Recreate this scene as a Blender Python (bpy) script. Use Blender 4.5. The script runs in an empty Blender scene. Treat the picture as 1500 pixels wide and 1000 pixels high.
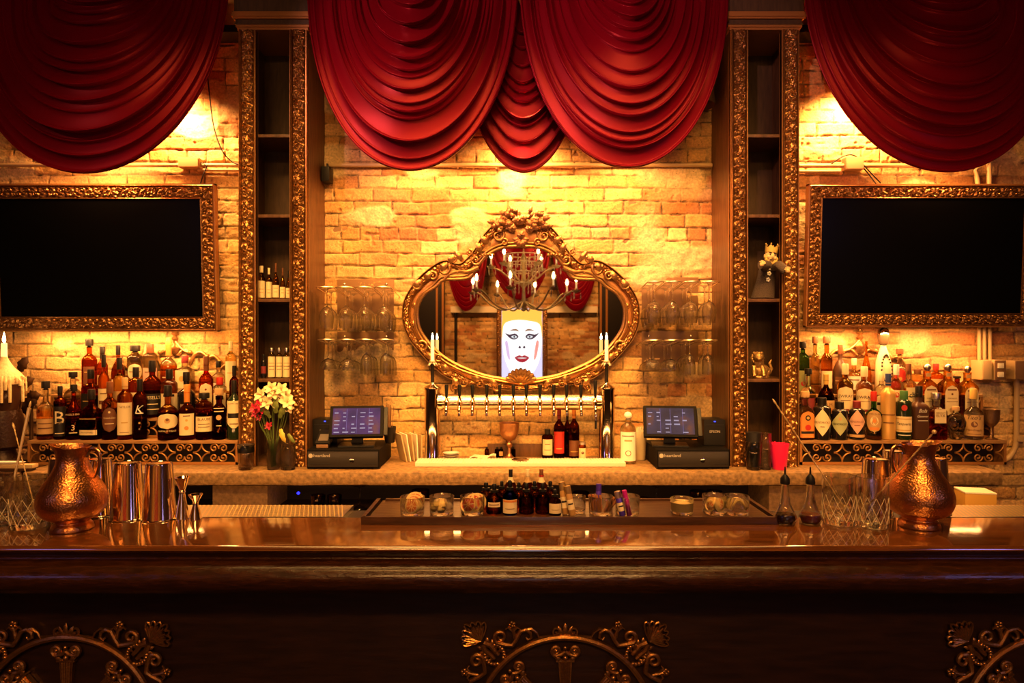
import bpy, bmesh, math, random
import numpy as np
from mathutils import Vector, Matrix
PI = math.pi
random.seed(7); RNG = np.random.default_rng(11)
S = bpy.context.scene
COL = S.collection
F = 980.0; CZ = 1.61
def at(px, py, Y):
    return Vector(((px-750)/F*Y, Y, CZ+(500-py)/F*Y))
def ax(px, Y): return (px-750)/F*Y
def az(py, Y): return CZ+(500-py)/F*Y
# ---------------------------------------------------------------- materials
MATS = {}
def nodes(m):
    m.use_nodes = True
    return m.node_tree.nodes, m.node_tree.links
def pm(name, col, rough=.5, metal=0., bump=0., bscale=60., spec=.5, coat=0., var=0., emit=None, estr=0., sheen=0., stretch=None, trans=0., ior=1.45):
    """principled material with procedural colour variation and bump"""
    if name in MATS: return MATS[name]
    m = bpy.data.materials.new(name); N, L = nodes(m); b = N['Principled BSDF']
    b.inputs['Base Color'].default_value = (*col, 1); b.inputs['Roughness'].default_value = rough
    b.inputs['Metallic'].default_value = metal; b.inputs['Specular IOR Level'].default_value = spec
    b.inputs['Coat Weight'].default_value = coat; b.inputs['Coat Roughness'].default_value = .08
    b.inputs['Sheen Weight'].default_value = sheen
    b.inputs['Transmission Weight'].default_value = trans; b.inputs['IOR'].default_value = ior
    if emit: b.inputs['Emission Color'].default_value = (*emit, 1); b.inputs['Emission Strength'].default_value = estr
    if bump or var:
        tc = N.new('ShaderNodeTexCoord'); mp = N.new('ShaderNodeMapping'); n = N.new('ShaderNodeTexNoise')
        L.new(tc.outputs['Object'], mp.inputs[0]); L.new(mp.outputs[0], n.inputs['Vector'])
        if stretch: mp.inputs['Scale'].default_value = stretch
        n.inputs['Scale'].default_value = bscale; n.inputs['Detail'].default_value = 5
        if bump:
            bp = N.new('ShaderNodeBump'); bp.inputs['Strength'].default_value = bump; bp.inputs['Distance'].default_value = .01
            L.new(n.outputs[0], bp.inputs['Height']); L.new(bp.outputs[0], b.inputs['Normal'])
        if var:
            r = N.new('ShaderNodeMapRange'); r.inputs[1].default_value = .3; r.inputs[2].default_value = .7
            r.inputs[3].default_value = 1-var; r.inputs[4].default_value = 1+var
            L.new(n.outputs[0], r.inputs[0])
            mx = N.new('ShaderNodeVectorMath'); mx.operation = 'SCALE'; mx.inputs[0].default_value = col
            L.new(r.outputs[0], mx.inputs['Scale']); L.new(mx.outputs[0], b.inputs['Base Color'])
    MATS[name] = m; return m
def glassm(name, tint, rough=0.0, ior=1.45, through=.25):
    if name in MATS: return MATS[name]
    m = bpy.data.materials.new(name); N, L = nodes(m)
    N.remove(N['Principled BSDF']); g = N.new('ShaderNodeBsdfGlass')
    g.inputs['Color'].default_value = (*tint, 1); g.inputs['Roughness'].default_value = rough; g.inputs['IOR'].default_value = ior
    t = N.new('ShaderNodeBsdfTransparent'); t.inputs[0].default_value = (*tint, 1); mx = N.new('ShaderNodeMixShader'); mx.inputs[0].default_value = through
    L.new(g.outputs[0], mx.inputs[1]); L.new(t.outputs[0], mx.inputs[2]); L.new(mx.outputs[0], N['Material Output'].inputs[0]); MATS[name] = m; return m
def thinm(name, tint, refl=1.0, ior=1.5):
    """thin-walled clear glass: passes light, mirrors it at grazing angles"""
    if name in MATS: return MATS[name]
    m = bpy.data.materials.new(name); N, L = nodes(m)
    N.remove(N['Principled BSDF']); t = N.new('ShaderNodeBsdfTransparent'); t.inputs[0].default_value = (*tint, 1)
    g = N.new('ShaderNodeBsdfGlossy'); g.inputs['Roughness'].default_value = .03; g.inputs[0].default_value = (1, 1, 1, 1)
    lw = N.new('ShaderNodeLayerWeight'); lw.inputs[0].default_value = .5; pw = N.new('ShaderNodeMath'); pw.operation = 'POWER'; pw.inputs[1].default_value = 3.5; L.new(lw.outputs['Facing'], pw.inputs[0])
    f = N.new('ShaderNodeMath'); f.operation = 'MULTIPLY_ADD'; f.inputs[1].default_value = .85; f.inputs[2].default_value = .05; L.new(pw.outputs[0], f.inputs[0])
    mx = N.new('ShaderNodeMixShader'); L.new(f.outputs[0], mx.inputs[0]); L.new(t.outputs[0], mx.inputs[1]); L.new(g.outputs[0], mx.inputs[2])
    L.new(mx.outputs[0], N['Material Output'].inputs[0]); MATS[name] = m; return m
def emitm(name, col, strength):
    if name in MATS: return MATS[name]
    m = bpy.data.materials.new(name); N, L = nodes(m); N.remove(N['Principled BSDF'])
    e = N.new('ShaderNodeEmission'); e.inputs[0].default_value = (*col, 1); e.inputs[1].default_value = strength
    L.new(e.outputs[0], N['Material Output'].inputs[0]); MATS[name] = m; return m
# ---------------------------------------------------------------- mesh builder
class MB:
    TK = 1.0
    def __init__(s): s.v = []; s.f = []; s.m = []
    def add(s, vs, fs, mi=0, M=None):
        b = len(s.v)
        if M is not None: vs = [M @ Vector(p) for p in vs]
        s.v.extend([tuple(p) for p in vs]); s.f.extend([tuple(b+i for i in f) for f in fs]); s.m.extend([mi]*len(fs)); return s
    def box(s, x0, x1, y0, y1, z0, z1, mi=0, M=None, bv=0.0):
        if bv:
            bm = bmesh.new(); bmesh.ops.create_cube(bm, size=1)
            for v in bm.verts: v.co = Vector(((x0+x1)/2+v.co.x*(x1-x0), (y0+y1)/2+v.co.y*(y1-y0), (z0+z1)/2+v.co.z*(z1-z0)))
            bmesh.ops.bevel(bm, geom=bm.edges[:], offset=bv, segments=2, profile=.7, affect='EDGES')
            bm.verts.index_update()
            s.add([v.co.copy() for v in bm.verts], [[v.index for v in f.verts] for f in bm.faces], mi, M); bm.free(); return s
        vs = [(x, y, z) for z in (z0, z1) for y in (y0, y1) for x in (x0, x1)]
        return s.add(vs, [(0, 2, 3, 1), (4, 5, 7, 6), (0, 1, 5, 4), (2, 6, 7, 3), (0, 4, 6, 2), (1, 3, 7, 5)], mi, M)
    def lathe(s, prof, n=24, mi=0, M=None, ex=2.0, sy=1.0, mis=None, cap=True):
        """prof: [(r,z)...] bottom to top; ex: superellipse exponent (2 round, 6 squarish); mis: material per ring gap"""
        vs = []; fs = []; mm = []
        for r, z in prof:
            for k in range(n):
                a = 2*PI*(k+.5)/n; c, d = math.cos(a), math.sin(a)
                q = 1.0 if ex == 2 else (abs(c)**ex+abs(d)**ex)**(-1/ex)
                vs.append((r*q*c, r*q*d*sy, z))
        for i in range(len(prof)-1):
            for k in range(n):
                fs.append((i*n+k, i*n+(k+1) % n, (i+1)*n+(k+1) % n, (i+1)*n+k)); mm.append(mis[i] if mis else mi)
        if cap:
            if prof[0][0] > 1e-6: fs.append(tuple(reversed(range(n)))); mm.append(mis[0] if mis else mi)
            if prof[-1][0] > 1e-6: fs.append(tuple(range((len(prof)-1)*n, len(prof)*n))); mm.append(mis[-1] if mis else mi)
        b = len(s.v)
        if M is not None: vs = [M @ Vector(p) for p in vs]
        s.v.extend([tuple(p) for p in vs]); s.f.extend([tuple(b+i for i in f) for f in fs]); s.m.extend(mm); return s
    def tube(s, pts, r, n=8, mi=0, M=None, closed=False, flat=1.0, up=None):
        pts = [Vector(p) for p in pts]; K = len(pts); R = [q*MB.TK for q in (r if hasattr(r, '__len__') else [r]*K)]
        vs = []; T = []
        for i in range(K):
            a = pts[(i-1) % K] if (closed or i > 0) else pts[i]; b = pts[(i+1) % K] if (closed or i < K-1) else pts[i]
            t = (b-a); T.append(t.normalized() if t.length > 1e-9 else Vector((0, 0, 1)))
        ref = Vector(up) if up else (Vector((0, 0, 1)) if abs(T[0].z) < .9 else Vector((0, 1, 0)))
        nn = (ref-T[0]*ref.dot(T[0])).normalized()
        for i in range(K):
            if up: nn = (ref-T[i]*ref.dot(T[i]))
            else: nn = (nn-T[i]*nn.dot(T[i]))
            nn = nn.normalized() if nn.length > 1e-6 else Vector((1, 0, 0))
            bb = T[i].cross(nn)
            for k in range(n):
                a = 2*PI*k/n; vs.append(pts[i]+nn*(math.cos(a)*R[i]*flat)+bb*(math.sin(a)*R[i]))
        fs = []
        for i in range(K if closed else K-1):
            j = (i+1) % K
            for k in range(n): fs.append((i*n+k, i*n+(k+1) % n, j*n+(k+1) % n, j*n+k))
        if not closed: fs.append(tuple(reversed(range(n)))); fs.append(tuple(range((K-1)*n, K*n)))
        return s.add(vs, fs, mi, M)
    def prism(s, poly, y0, y1, mi=0, M=None):
        """poly: [(x,z)] extruded along y"""
        n = len(poly); vs = [(x, y0, z) for x, z in poly]+[(x, y1, z) for x, z in poly]
        fs = [tuple(range(n)), tuple(reversed(range(n, 2*n)))]+[(i, i+n, (i+1) % n+n, (i+1) % n) for i in range(n)]
        return s.add(vs, fs, mi, M)
    def ball(s, c, r, n=12, mi=0, sc=(1, 1, 1), M=None):
        prof = [(r*math.sin(PI*i/(n//2+1)) if 0 < i < n//2+1 else 1e-5, -r*math.cos(PI*i/(n//2+1))) for i in range(n//2+2)]
        T = Matrix.Translation(c) @ Matrix.Diagonal((*sc, 1)); T = M @ T if M is not None else T
        return s.lathe(prof, n, mi, T, cap=False)
    def grid(s, P, mi=0, closeu=False):
        """P: array nu x nv x 3"""
        P = np.asarray(P); nu, nv = P.shape[:2]; b = len(s.v)
        s.v.extend(map(tuple, P.reshape(-1, 3).tolist()))
        for i in range(nu if closeu else nu-1):
            j = (i+1) % nu
            for k in range(nv-1): s.f.append((b+i*nv+k, b+j*nv+k, b+j*nv+k+1, b+i*nv+k+1)); s.m.append(mi)
        return s
    def build(s, name, mats, parent=None, loc=None, smooth=True, ang=40):
        me = bpy.data.meshes.new(name); me.from_pydata(s.v, [], s.f)
        if not isinstance(mats, (list, tuple)): mats = [mats]
        for m in mats: me.materials.append(m)
        me.polygons.foreach_set('material_index', s.m)
        if smooth:
            me.polygons.foreach_set('use_smooth', [True]*len(s.f)); me.set_sharp_from_angle(angle=math.radians(ang))
        me.update(); o = bpy.data.objects.new(name, me); COL.objects.link(o)
        if parent is not None: o.parent = parent
        if loc is not None: o.location = loc
        return o
def tag(o, label, cat, group=None, kind=None):
    if label: o['label'] = label
    if cat: o['category'] = cat
    if group: o['group'] = group
    if kind: o['kind'] = kind
    return o
def thing(name, loc, label, cat, group=None, rz=0.):
    o = bpy.data.objects.new(name, None); COL.objects.link(o); o.location = loc; o.rotation_euler = (0, 0, rz); o.empty_display_size = .05
    return tag(o, label, cat, group)
def struct(o): o['kind'] = 'structure'; return o
def dup(root, loc, label=None, group=None, rz=None):
    r = root.copy(); COL.objects.link(r); r.location = loc
    if rz is not None: r.rotation_euler = (0, 0, rz)
    if label: r['label'] = label
    if group: r['group'] = group
    for ch in list(root.children):
        c = ch.copy(); COL.objects.link(c); c.parent = r
        for g in list(ch.children):
            d = g.copy(); COL.objects.link(d); d.parent = c
    return r
def rotM(loc=(0, 0, 0), rx=0, ry=0, rz=0):
    return Matrix.Translation(loc) @ Matrix.Rotation(rz, 4, 'Z') @ Matrix.Rotation(ry, 4, 'Y') @ Matrix.Rotation(rx, 4, 'X')
def spiral(c, r0, r1, a0, turns, n=26, flip=1):
    """flat spiral in xz around c from radius r0 at angle a0 to r1"""
    out = []
    for i in range(n):
        t = i/(n-1); a = a0+flip*turns*2*PI*t; r = r0*(1-t)+r1*t
        out.append((c[0]+r*math.cos(a), 0, c[1]+r*math.sin(a)))
    return out
def catmull(pts, per=8, closed=True):
    P = [np.array(p, float) for p in pts]; n = len(P); out = []
    for i in range(n if closed else n-1):
        g = lambda k: P[k % n] if closed else P[min(max(k, 0), n-1)]
        p0, p1, p2, p3 = g(i-1), g(i), g(i+1), g(i+2)
        for j in range(per):
            t = j/per
            out.append(.5*((2*p1)+(-p0+p2)*t+(2*p0-5*p1+4*p2-p3)*t*t+(-p0+3*p1-3*p2+p3)*t**3))
    if not closed: out.append(P[-1])
    return np.array(out)
# ---------------------------------------------------------------- lettering
_TX = {}
def textgeo(txt, shear=0.0):
    k = (txt, shear)
    if k in _TX: return _TX[k]
    cu = bpy.data.curves.new('lettering', 'FONT'); cu.body = txt; cu.size = 1; cu.resolution_u = 2; cu.align_x = 'CENTER'; cu.shear = shear
    o = bpy.data.objects.new('lettering', cu); COL.objects.link(o)
    dg = bpy.context.evaluated_depsgraph_get(); me = o.evaluated_get(dg).to_mesh()
    vs = [(v.co.x, v.co.y) for v in me.vertices]; fs = [tuple(p.vertices) for p in me.polygons]
    o.evaluated_get(dg).to_mesh_clear(); bpy.data.objects.remove(o); bpy.data.curves.remove(cu)
    x0, x1 = min((x for x, y in vs), default=-.5), max((x for x, y in vs), default=.5); w = x1-x0; vs = [(x-(x0+x1)/2, y) for x, y in vs]
    _TX[k] = (vs, fs, w); return _TX[k]
# ---------------------------------------------------------------- carved relief
def carve(u, v):
    """acanthus scroll relief; u along the band in band widths, v 0..1 across; returns 0..1"""
    h = np.zeros_like(u)
    k0 = np.floor(u/.62)
    for dk in (-1, 0, 1, 2):
        k = k0+dk; s = np.where(np.mod(k, 2) == 0, 1., -1.); j = np.mod(np.abs(np.sin(k*12.9898)*43758.5), 1)
        cu = k*.62+.06*(j-.5); cv = .5+s*(.17+.05*j)
        du, dv = u-cu, (v-cv)*s; r = np.hypot(du, dv)+1e-6; th = np.arctan2(dv, du)
        sp = (.5+.5*np.cos(2*PI*r/.15-th))*np.exp(-(r/.27)**4)
        lf = (.5+.5*np.cos(8*th+5*r))*np.exp(-((r-.40)/.14)**2)*.85
        bt = np.exp(-(r/.055)**2)*1.1
        h = np.maximum(h, np.maximum(np.maximum(sp, lf), bt))
    return h
def bandprof(u, v, lip=.16, lip2=.12):
    """picture-frame moulding: smooth lips either side of a carved field"""
    c = np.clip((v-lip)/(1-lip-lip2), 0, 1); inside = (v > lip) & (v < 1-lip2)
    h = np.where(inside, .30+.55*carve(u, c)*np.clip(np.minimum(c, 1-c)/.05, 0, 1), 0)
    l1 = .75*np.sqrt(np.clip(1-((v-lip/2)/(lip/2))**2, 0, 1)); l2 = .55*np.sqrt(np.clip(1-((v-(1-lip2/2))/(lip2/2))**2, 0, 1))
    return np.where(inside, h, np.where(v <= lip, l1, l2))
def strip(mb, O, U, V, Nn, lu, wv, hgt, nu, nv, u0=0., mit0=0., mit1=0., mi=0, fn=bandprof, base=.0, vs=None):
    """carved strip: starts at O, runs lu along U, wv wide along V, relief hgt along Nn; mit: mitre slopes at the ends"""
    O, U, V, Nn = [np.array(a, float) for a in (O, U, V, Nn)]
    a = np.linspace(0, 1, nu); b = np.linspace(0, 1, nv) if vs is None else vs
    A, B = np.meshgrid(a, b, indexing='ij')
    s = (mit0*B*wv)+A*(lu-mit0*B*wv-mit1*B*wv)
    H = fn(s/wv+u0, B)*hgt; H[:, 0] = -base; H[:, -1] = -base
    P = O+s[..., None]*U+(B*wv)[..., None]*V+H[..., None]*Nn
    if np.dot(np.cross(U, V), Nn) < 0: P = P[:, ::-1]
    mb.grid(P, mi); return mb
# ================================================================ palette
WOOD = pm('dark_walnut_wood', (.050, .020, .008), .32, bump=.15, bscale=14, stretch=(1, 8, 8), var=.35, coat=.25)
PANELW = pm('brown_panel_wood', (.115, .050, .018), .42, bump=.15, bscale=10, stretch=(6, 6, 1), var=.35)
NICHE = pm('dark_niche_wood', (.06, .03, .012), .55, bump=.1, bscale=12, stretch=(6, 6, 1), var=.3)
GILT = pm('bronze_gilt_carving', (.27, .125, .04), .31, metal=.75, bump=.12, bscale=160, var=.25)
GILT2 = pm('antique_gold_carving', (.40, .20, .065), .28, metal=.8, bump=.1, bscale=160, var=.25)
TRIM = pm('bronze_painted_trim', (.42, .18, .05), .35, metal=.3, bump=.08, bscale=40)
CAST = pm('cast_bronze', (.42, .20, .055), .27, metal=.9, bump=.15, bscale=120, var=.2)
STEEL = pm('polished_steel', (.80, .74, .66), .10, metal=1)
STEELB = pm('brushed_steel', (.66, .60, .52), .28, metal=1, bump=.05, bscale=200)
COPPER = pm('hammered_copper', (.62, .25, .085), .30, metal=1)
BLACK = pm('black_plastic', (.010, .009, .009), .4, spec=.22)
BLACKM = pm('matte_black_metal', (.018, .014, .012), .45, metal=.3)
STONE = pm('grey_stone_slab', (.21, .12, .046), .6, bump=.5, bscale=45, var=.45)
CONC = pm('rough_concrete', (.45, .27, .11), .8, bump=.3, bscale=60, var=.25)
PIPE = pm('painted_conduit', (.55, .38, .18), .45)
CREAM = pm('cream_paper', (.82, .74, .54), .6)
WHITE = pm('white_ceramic', (.85, .82, .74), .25)
INK = pm('black_ink', (.015, .012, .012), .6)
CLEAR = glassm('clear_glass', (.97, .97, .95), 0, 1.45, .2)
THIN = thinm('thin_clear_glass', (.93, .92, .88), 1)
WAXM = pm('ivory_wax', (.85, .74, .5), .4, emit=(1, .62, .25), estr=.0)
# ================================================================ brick wall relief
BX0, BX1, BZ0, BZ1 = -3.0, 3.0, .62, 3.40
WY = 3.74
CH, BL = .0725, .215
def smooth_noise(shape, cells, seed):
    r = np.random.default_rng(seed); g = r.random((cells[0]+2, cells[1]+2))
    x = np.linspace(0, cells[0], shape[0]); y = np.linspace(0, cells[1], shape[1])
    i = np.floor(x).astype(int); j = np.floor(y).astype(int); fx = (x-i); fy = (y-j); fx = (fx*fx*(3-2*fx))[:, None]; fy = (fy*fy*(3-2*fy))[None]
    a = g[i][:, j]; b = g[i+1][:, j]; c = g[i][:, j+1]; d = g[i+1][:, j+1]
    return a*(1-fx)*(1-fy)+b*fx*(1-fy)+c*(1-fx)*fy+d*fx*fy
def brick_wall(name, x0, x1, z0, z1, Y, face, step, seed):
    nx = int((x1-x0)/step); nz = int((z1-z0)/step); r = np.random.default_rng(seed)
    X, Z = np.meshgrid(np.linspace(x0, x1, nx), np.linspace(z0, z1, nz), indexing='ij')
    n1 = smooth_noise((nx, nz), (int((x1-x0)/.09), int((z1-z0)/.05)), seed+1); n2 = smooth_noise((nx, nz), (int((x1-x0)/.03), int((z1-z0)/.022)), seed+2)
    n3 = smooth_noise((nx, nz), (int((x1-x0)/.8), int((z1-z0)/.5)), seed+3); n4 = smooth_noise((nx, nz), (int((x1-x0)/.25), int((z1-z0)/.12)), seed+4)
    n5 = r.random((nx, nz))
    zz = Z+.010*(n1-.5)+.012*(n3-.5); row = np.floor(zz/CH).astype(int); fz = zz/CH-row
    hdr = (row % 6 == 0); bl = np.where(hdr, BL/2, BL); off = np.where(row % 2 == 0, 0, .5)+.13*np.sin(row*7.3)
    xx = X/bl+off+.05*(n1-.5); colm = np.floor(xx).astype(int); fx = xx-colm
    h1 = np.mod(np.abs(np.sin(row*127.1+colm*311.7)*43758.5453), 1); h2 = np.mod(np.abs(np.sin(row*269.5+colm*183.3)*28001.8), 1); h3 = np.mod(np.abs(np.sin(row*71.7+colm*97.3)*15731.7), 1)
    dz = np.minimum(fz, 1-fz)*CH; dx = np.minimum(fx, 1-fx)*bl; d = np.minimum(dz, dx)+.005*(n2-.5)+.003*(n1-.5)
    body = np.clip((d-.0015)/.0045, 0, 1); body = body*body*(3-2*body)
    # some bricks are spalled, some joints are slushed over with mortar
    sl = np.clip((n4+.5*n3-.95)/.12, 0, 1)
    hgt = body*(.005+.007*h1)+.006*(n1-.5)*body+.004*(n2-.5)+.0012*(n5-.5)
    chip = np.clip((n2*.6+n4*.4-.72)/.08, 0, 1)*np.clip((h2-.45)/.1, 0, 1); hgt -= .010*chip*body
    hgt = hgt*(1-sl)+(.011+.006*n2+.004*n1)*sl
    me = bpy.data.meshes.new(name)
    vy = Y-face*hgt
    V = np.stack([X, vy, Z], -1).reshape(-1, 3)
    idx = np.arange(nx*nz).reshape(nx, nz); q = np.stack([idx[:-1, :-1], idx[1:, :-1], idx[1:, 1:], idx[:-1, 1:]], -1).reshape(-1, 4)
    if face < 0: q = q[:, ::-1]
    me.vertices.add(len(V)); me.vertices.foreach_set('co', V.ravel()); me.loops.add(q.size); me.loops.foreach_set('vertex_index', q.ravel().astype(np.int32))
    me.polygons.add(len(q)); me.polygons.foreach_set('loop_start', np.arange(0, q.size, 4, dtype=np.int32)); me.polygons.foreach_set('loop_total', np.full(len(q), 4, dtype=np.int32))
    me.update(calc_edges=True); me.polygons.foreach_set('use_smooth', [True]*len(q))
    # colours of the bricks themselves: buff, ochre, red and mortar
    buff = np.array([.74, .47, .18]); ochre = np.array([.62, .34, .10]); red = np.array([.48, .19, .055]); mort = np.array([.42, .28, .11]); lime = np.array([.76, .58, .29])
    w = (h2*.55+n3*.75); redw = np.clip((w-.74)/.24, 0, 1)[..., None]; ocw = np.clip((h3-.45)/.35, 0, 1)[..., None]
    c = buff*(1-ocw)+ochre*ocw; c = c*(1-redw)+red*redw; c = c*(.80+.34*h1[..., None])*(.86+.28*n1[..., None])
    c = c*(1-.45*chip[..., None])+red*.8*(.45*chip[..., None])
    c = c*body[..., None]+mort*(.75+.5*n2[..., None])*(1-body[..., None]); c = c*(1-.8*sl[..., None])+lime*(.8+.3*n2[..., None])*.8*sl[..., None]
    crk = np.clip((.0030-d)/.0018, 0, 1)*np.clip((n4*.6+n1*.5-.34)/.16, 0, 1)*(1-sl); c = c*(1-.86*crk[..., None])
    pit = (n5 > .9965) & (body > .8); c[pit] *= .2
    soot = np.clip((smooth_noise((nx, nz), (int((x1-x0)/.35), int((z1-z0)/.14)), seed+9)*.7+n3*.45-.72)/.2, 0, 1)[..., None]; c = c*(1-.45*soot)+red*.5*.45*soot
    c = np.clip(c, 0, 1)
    at_ = me.color_attributes.new('brick_colour', 'FLOAT_COLOR', 'POINT'); at_.data.foreach_set('color', np.concatenate([c, np.ones((nx, nz, 1))], -1).ravel().astype(np.float32))
    o = bpy.data.objects.new(name, me); COL.objects.link(o); me.materials.append(BRICK); return o
m = bpy.data.materials.new('old_chicago_brick'); N, L = nodes(m); b = N['Principled BSDF']; MATS['brick'] = BRICK = m
a = N.new('ShaderNodeAttribute'); a.attribute_name = 'brick_colour'; tc = N.new('ShaderNodeTexCoord'); n = N.new('ShaderNodeTexNoise'); n.inputs['Scale'].default_value = 90; n.inputs['Detail'].default_value = 8
L.new(tc.outputs['Object'], n.inputs['Vector']); mr = N.new('ShaderNodeMapRange'); mr.inputs[1].default_value = .3; mr.inputs[2].default_value = .7; mr.inputs[3].default_value = .72; mr.inputs[4].default_value = 1.25
L.new(n.outputs[0], mr.inputs[0]); sc = N.new('ShaderNodeVectorMath'); sc.operation = 'SCALE'; L.new(a.outputs['Color'], sc.inputs[0]); L.new(mr.outputs[0], sc.inputs['Scale']); L.new(sc.outputs[0], b.inputs['Base Color'])
bp = N.new('ShaderNodeBump'); bp.inputs['Strength'].default_value = .5; bp.inputs['Distance'].default_value = .006; L.new(n.outputs[0], bp.inputs['Height']); L.new(bp.outputs[0], b.inputs['Normal']); b.inputs['Roughness'].default_value = .75
o = struct(brick_wall('wall_back', BX0, BX1, BZ0, BZ1, WY, 1, .0052, 3))
# plain structure behind and around
PLASTER = pm('brown_plaster', (.30, .18, .09), .8, bump=.2, bscale=30, var=.2)
struct(MB().box(-4.3, 4.3, WY+.001, WY+.2, 0, 4.0).build('wall_back_core', PLASTER))
struct(MB().box(-4.5, -4.3, -6.8, WY+.2, 0, 4.0).build('wall_left', PLASTER)); struct(MB().box(4.3, 4.5, -6.8, WY+.2, 0, 4.0).build('wall_right', PLASTER))
struct(MB().box(-4.3, 4.3, -6.8, -6.62, 0, 4.0).build('wall_front', PLASTER)); struct(brick_wall('wall_front_brick', -4.2, 4.2, 0.1, 3.9, -6.6, -1, .02, 21))
struct(MB().box(-4.3, 4.3, -6.8, WY+.2, -.1, 0).build('floor', pm('dark_floor_boards', (.06, .03, .015), .45, bump=.1, bscale=8, stretch=(8, 1, 1), var=.3)))
struct(MB().box(-4.3, 4.3, -6.8, WY+.2, 4.0, 4.1).build('ceiling', pm('dark_ceiling_paint', (.05, .03, .02), .8, bump=.1, bscale=20)))
# header above the brick with its shadow line put in as a black strip below
mb = MB(); mb.box(-4.2, 4.2, 3.62, WY, 3.31, 4.0); mb.box(-4.2, 4.2, 3.60, WY, 3.275, 3.312, mi=1)
struct(mb.build('trim_1', [pm('ochre_header_paint', (.70, .40, .14), .6, bump=.1, bscale=30, var=.15), BLACKM], smooth=False))
# ================================================================ bar counter at the front
def sweep_x(prof, x0, x1, name, mat, parent=None, nx=2):
    P = np.array([[(x, y, z) for y, z in prof] for x in np.linspace(x0, x1, nx)])
    mb = MB(); mb.grid(P); n = len(prof); mb.f.append(tuple(range(n))); mb.m.append(0); mb.f.append(tuple(reversed(range((nx-1)*n, nx*n)))); mb.m.append(0)
    bm = bmesh.new(); 
    o = mb.build(name, mat, parent); bm.from_mesh(o.data); bmesh.ops.recalc_face_normals(bm, faces=bm.faces); bm.to_mesh(o.data); bm.free(); return o
BT = 1.07                                           # bar top height
BARW = pm('glossy_bar_wood', (.14, .044, .009), .07, bump=.02, bscale=5, stretch=(1, 14, 14), var=.4, coat=1)
BARW.node_tree.nodes['Principled BSDF'].inputs['Coat IOR'].default_value = 2.2
BARN = pm('worn_bar_nosing', (.035, .010, .003), .24, bump=.25, bscale=22, stretch=(1, 5, 5), var=.45, coat=.3)
BARP = pm('dark_bar_front_wood', (.020, .007, .003), .42, bump=.12, bscale=9, stretch=(1, 6, 6), var=.4)
bar = thing('bar_counter', (0, 1.76, 0), 'long glossy dark wood bar counter with rolled edge across the room', 'bar counter')
prof = []
for a in range(0, 91, 15): prof.append((.014-.012*math.sin(math.radians(a)), BT-.012+.012*math.cos(math.radians(a))))
prof = [(.32, BT), (.30, BT)]+prof
cv = catmull([(.003, BT-.016), (.014, BT-.026), (.020, BT-.036), (.006, BT-.044), (-.016, BT-.056), (-.028, BT-.078), (-.020, BT-.104), (.010, BT-.126), (.050, BT-.140)], 5, False)
nose = [tuple(p) for p in prof[1:]]+[tuple(p) for p in cv]+[(.30, BT-.14)]
sweep_x([(.335, BT), (.29, BT), (.29, BT-.05), (.335, BT-.05)], -2.6, 2.6, 'bar_top', BARW, bar)
top = [(.292, BT)]+[(p[0], p[1]) for p in prof[2:]]+[(.02, BT-.02), (.292, BT-.02)]
nosep = [(.012, BT-.0125)]+[tuple(p) for p in cv]+[(.28, BT-.14), (.28, BT-.021), (.02, BT-.021)]
for o in list(bar.children): bpy.data.objects.remove(o)
sweep_x(top[:1]+top[1:], -2.6, 2.6, 'bar_top', BARW, bar)
sweep_x(nosep, -2.6, 2.6, 'rolled_edge', BARN, bar, 40)
MB().box(-2.6, 2.6, .19, .30, 0, BT-.14).build('front_panel', BARP, bar)
MB().box(-2.6, 2.6, .165, .19, 0, .14).build('kick_board', BARP, bar)
MB().box(-2.6, 2.6, .302, .50, 0, BT-.031).build('speed_station', BLACKM, bar)
# ================================================================ stone back counter
ct = thing('back_counter', (0, 3.27, 0), 'thick rough stone slab back counter on piers against the brick wall', 'counter')
mb = MB(); XL, XR = ax(33, 3.27), ax(1469, 3.27)
for i in range(6):
    pass
nx = 90; P = []
r = np.random.default_rng(5)
zt, zb = .973, .903
secs = [(.47, zt), (.25, zt), (.02, zt), (.004, zt-.006), (0, zt-.02), (0, zb+.02), (.003, zb+.006), (.015, zb), (.25, zb), (.47, zb)]
for i in range(nx):
    x = XL+(XR-XL)*i/(nx-1); j = (r.random()-.5)*.006; P.append([(x, y+(j if y < .03 else 0), z+((r.random()-.5)*.003 if y < .03 else 0)) for y, z in secs])
mb.grid(np.array(P)[:, ::-1], 0); n = len(secs); mb.f.append(tuple(reversed(range(n)))); mb.m.append(0); mb.f.append(tuple(range((nx-1)*n, nx*n))); mb.m.append(0)
o = mb.build('stone_slab', STONE, ct); bm = bmesh.new(); bm.from_mesh(o.data); bmesh.ops.recalc_face_normals(bm, faces=bm.faces); bm.to_mesh(o.data); bm.free()
for a, c in ((316, 396), (1122, 1200)):
    MB().box(ax(a, 3.45), ax(c, 3.45), .14, .45, 0, zb-.001, bv=.008).build('concrete_pier', CONC, ct)
struct_side = MB().box(-3.3, ax(28, 3.27), 3.24, 3.73, 0, .9725, bv=.004).build('side_counter', WOOD); tag(struct_side, 'dark wood side counter at the frame edge under the wax candle bottle', 'counter')
MB().box(-2.2, 2.2, .02, .46, .715, .735).build('lower_shelf', NICHE, ct)
MB().box(-2.2, 2.2, .44, .465, .735, zb-.001).build('dark_back_board', pm('black_board', (.02, .012, .008), .7), ct)
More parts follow.
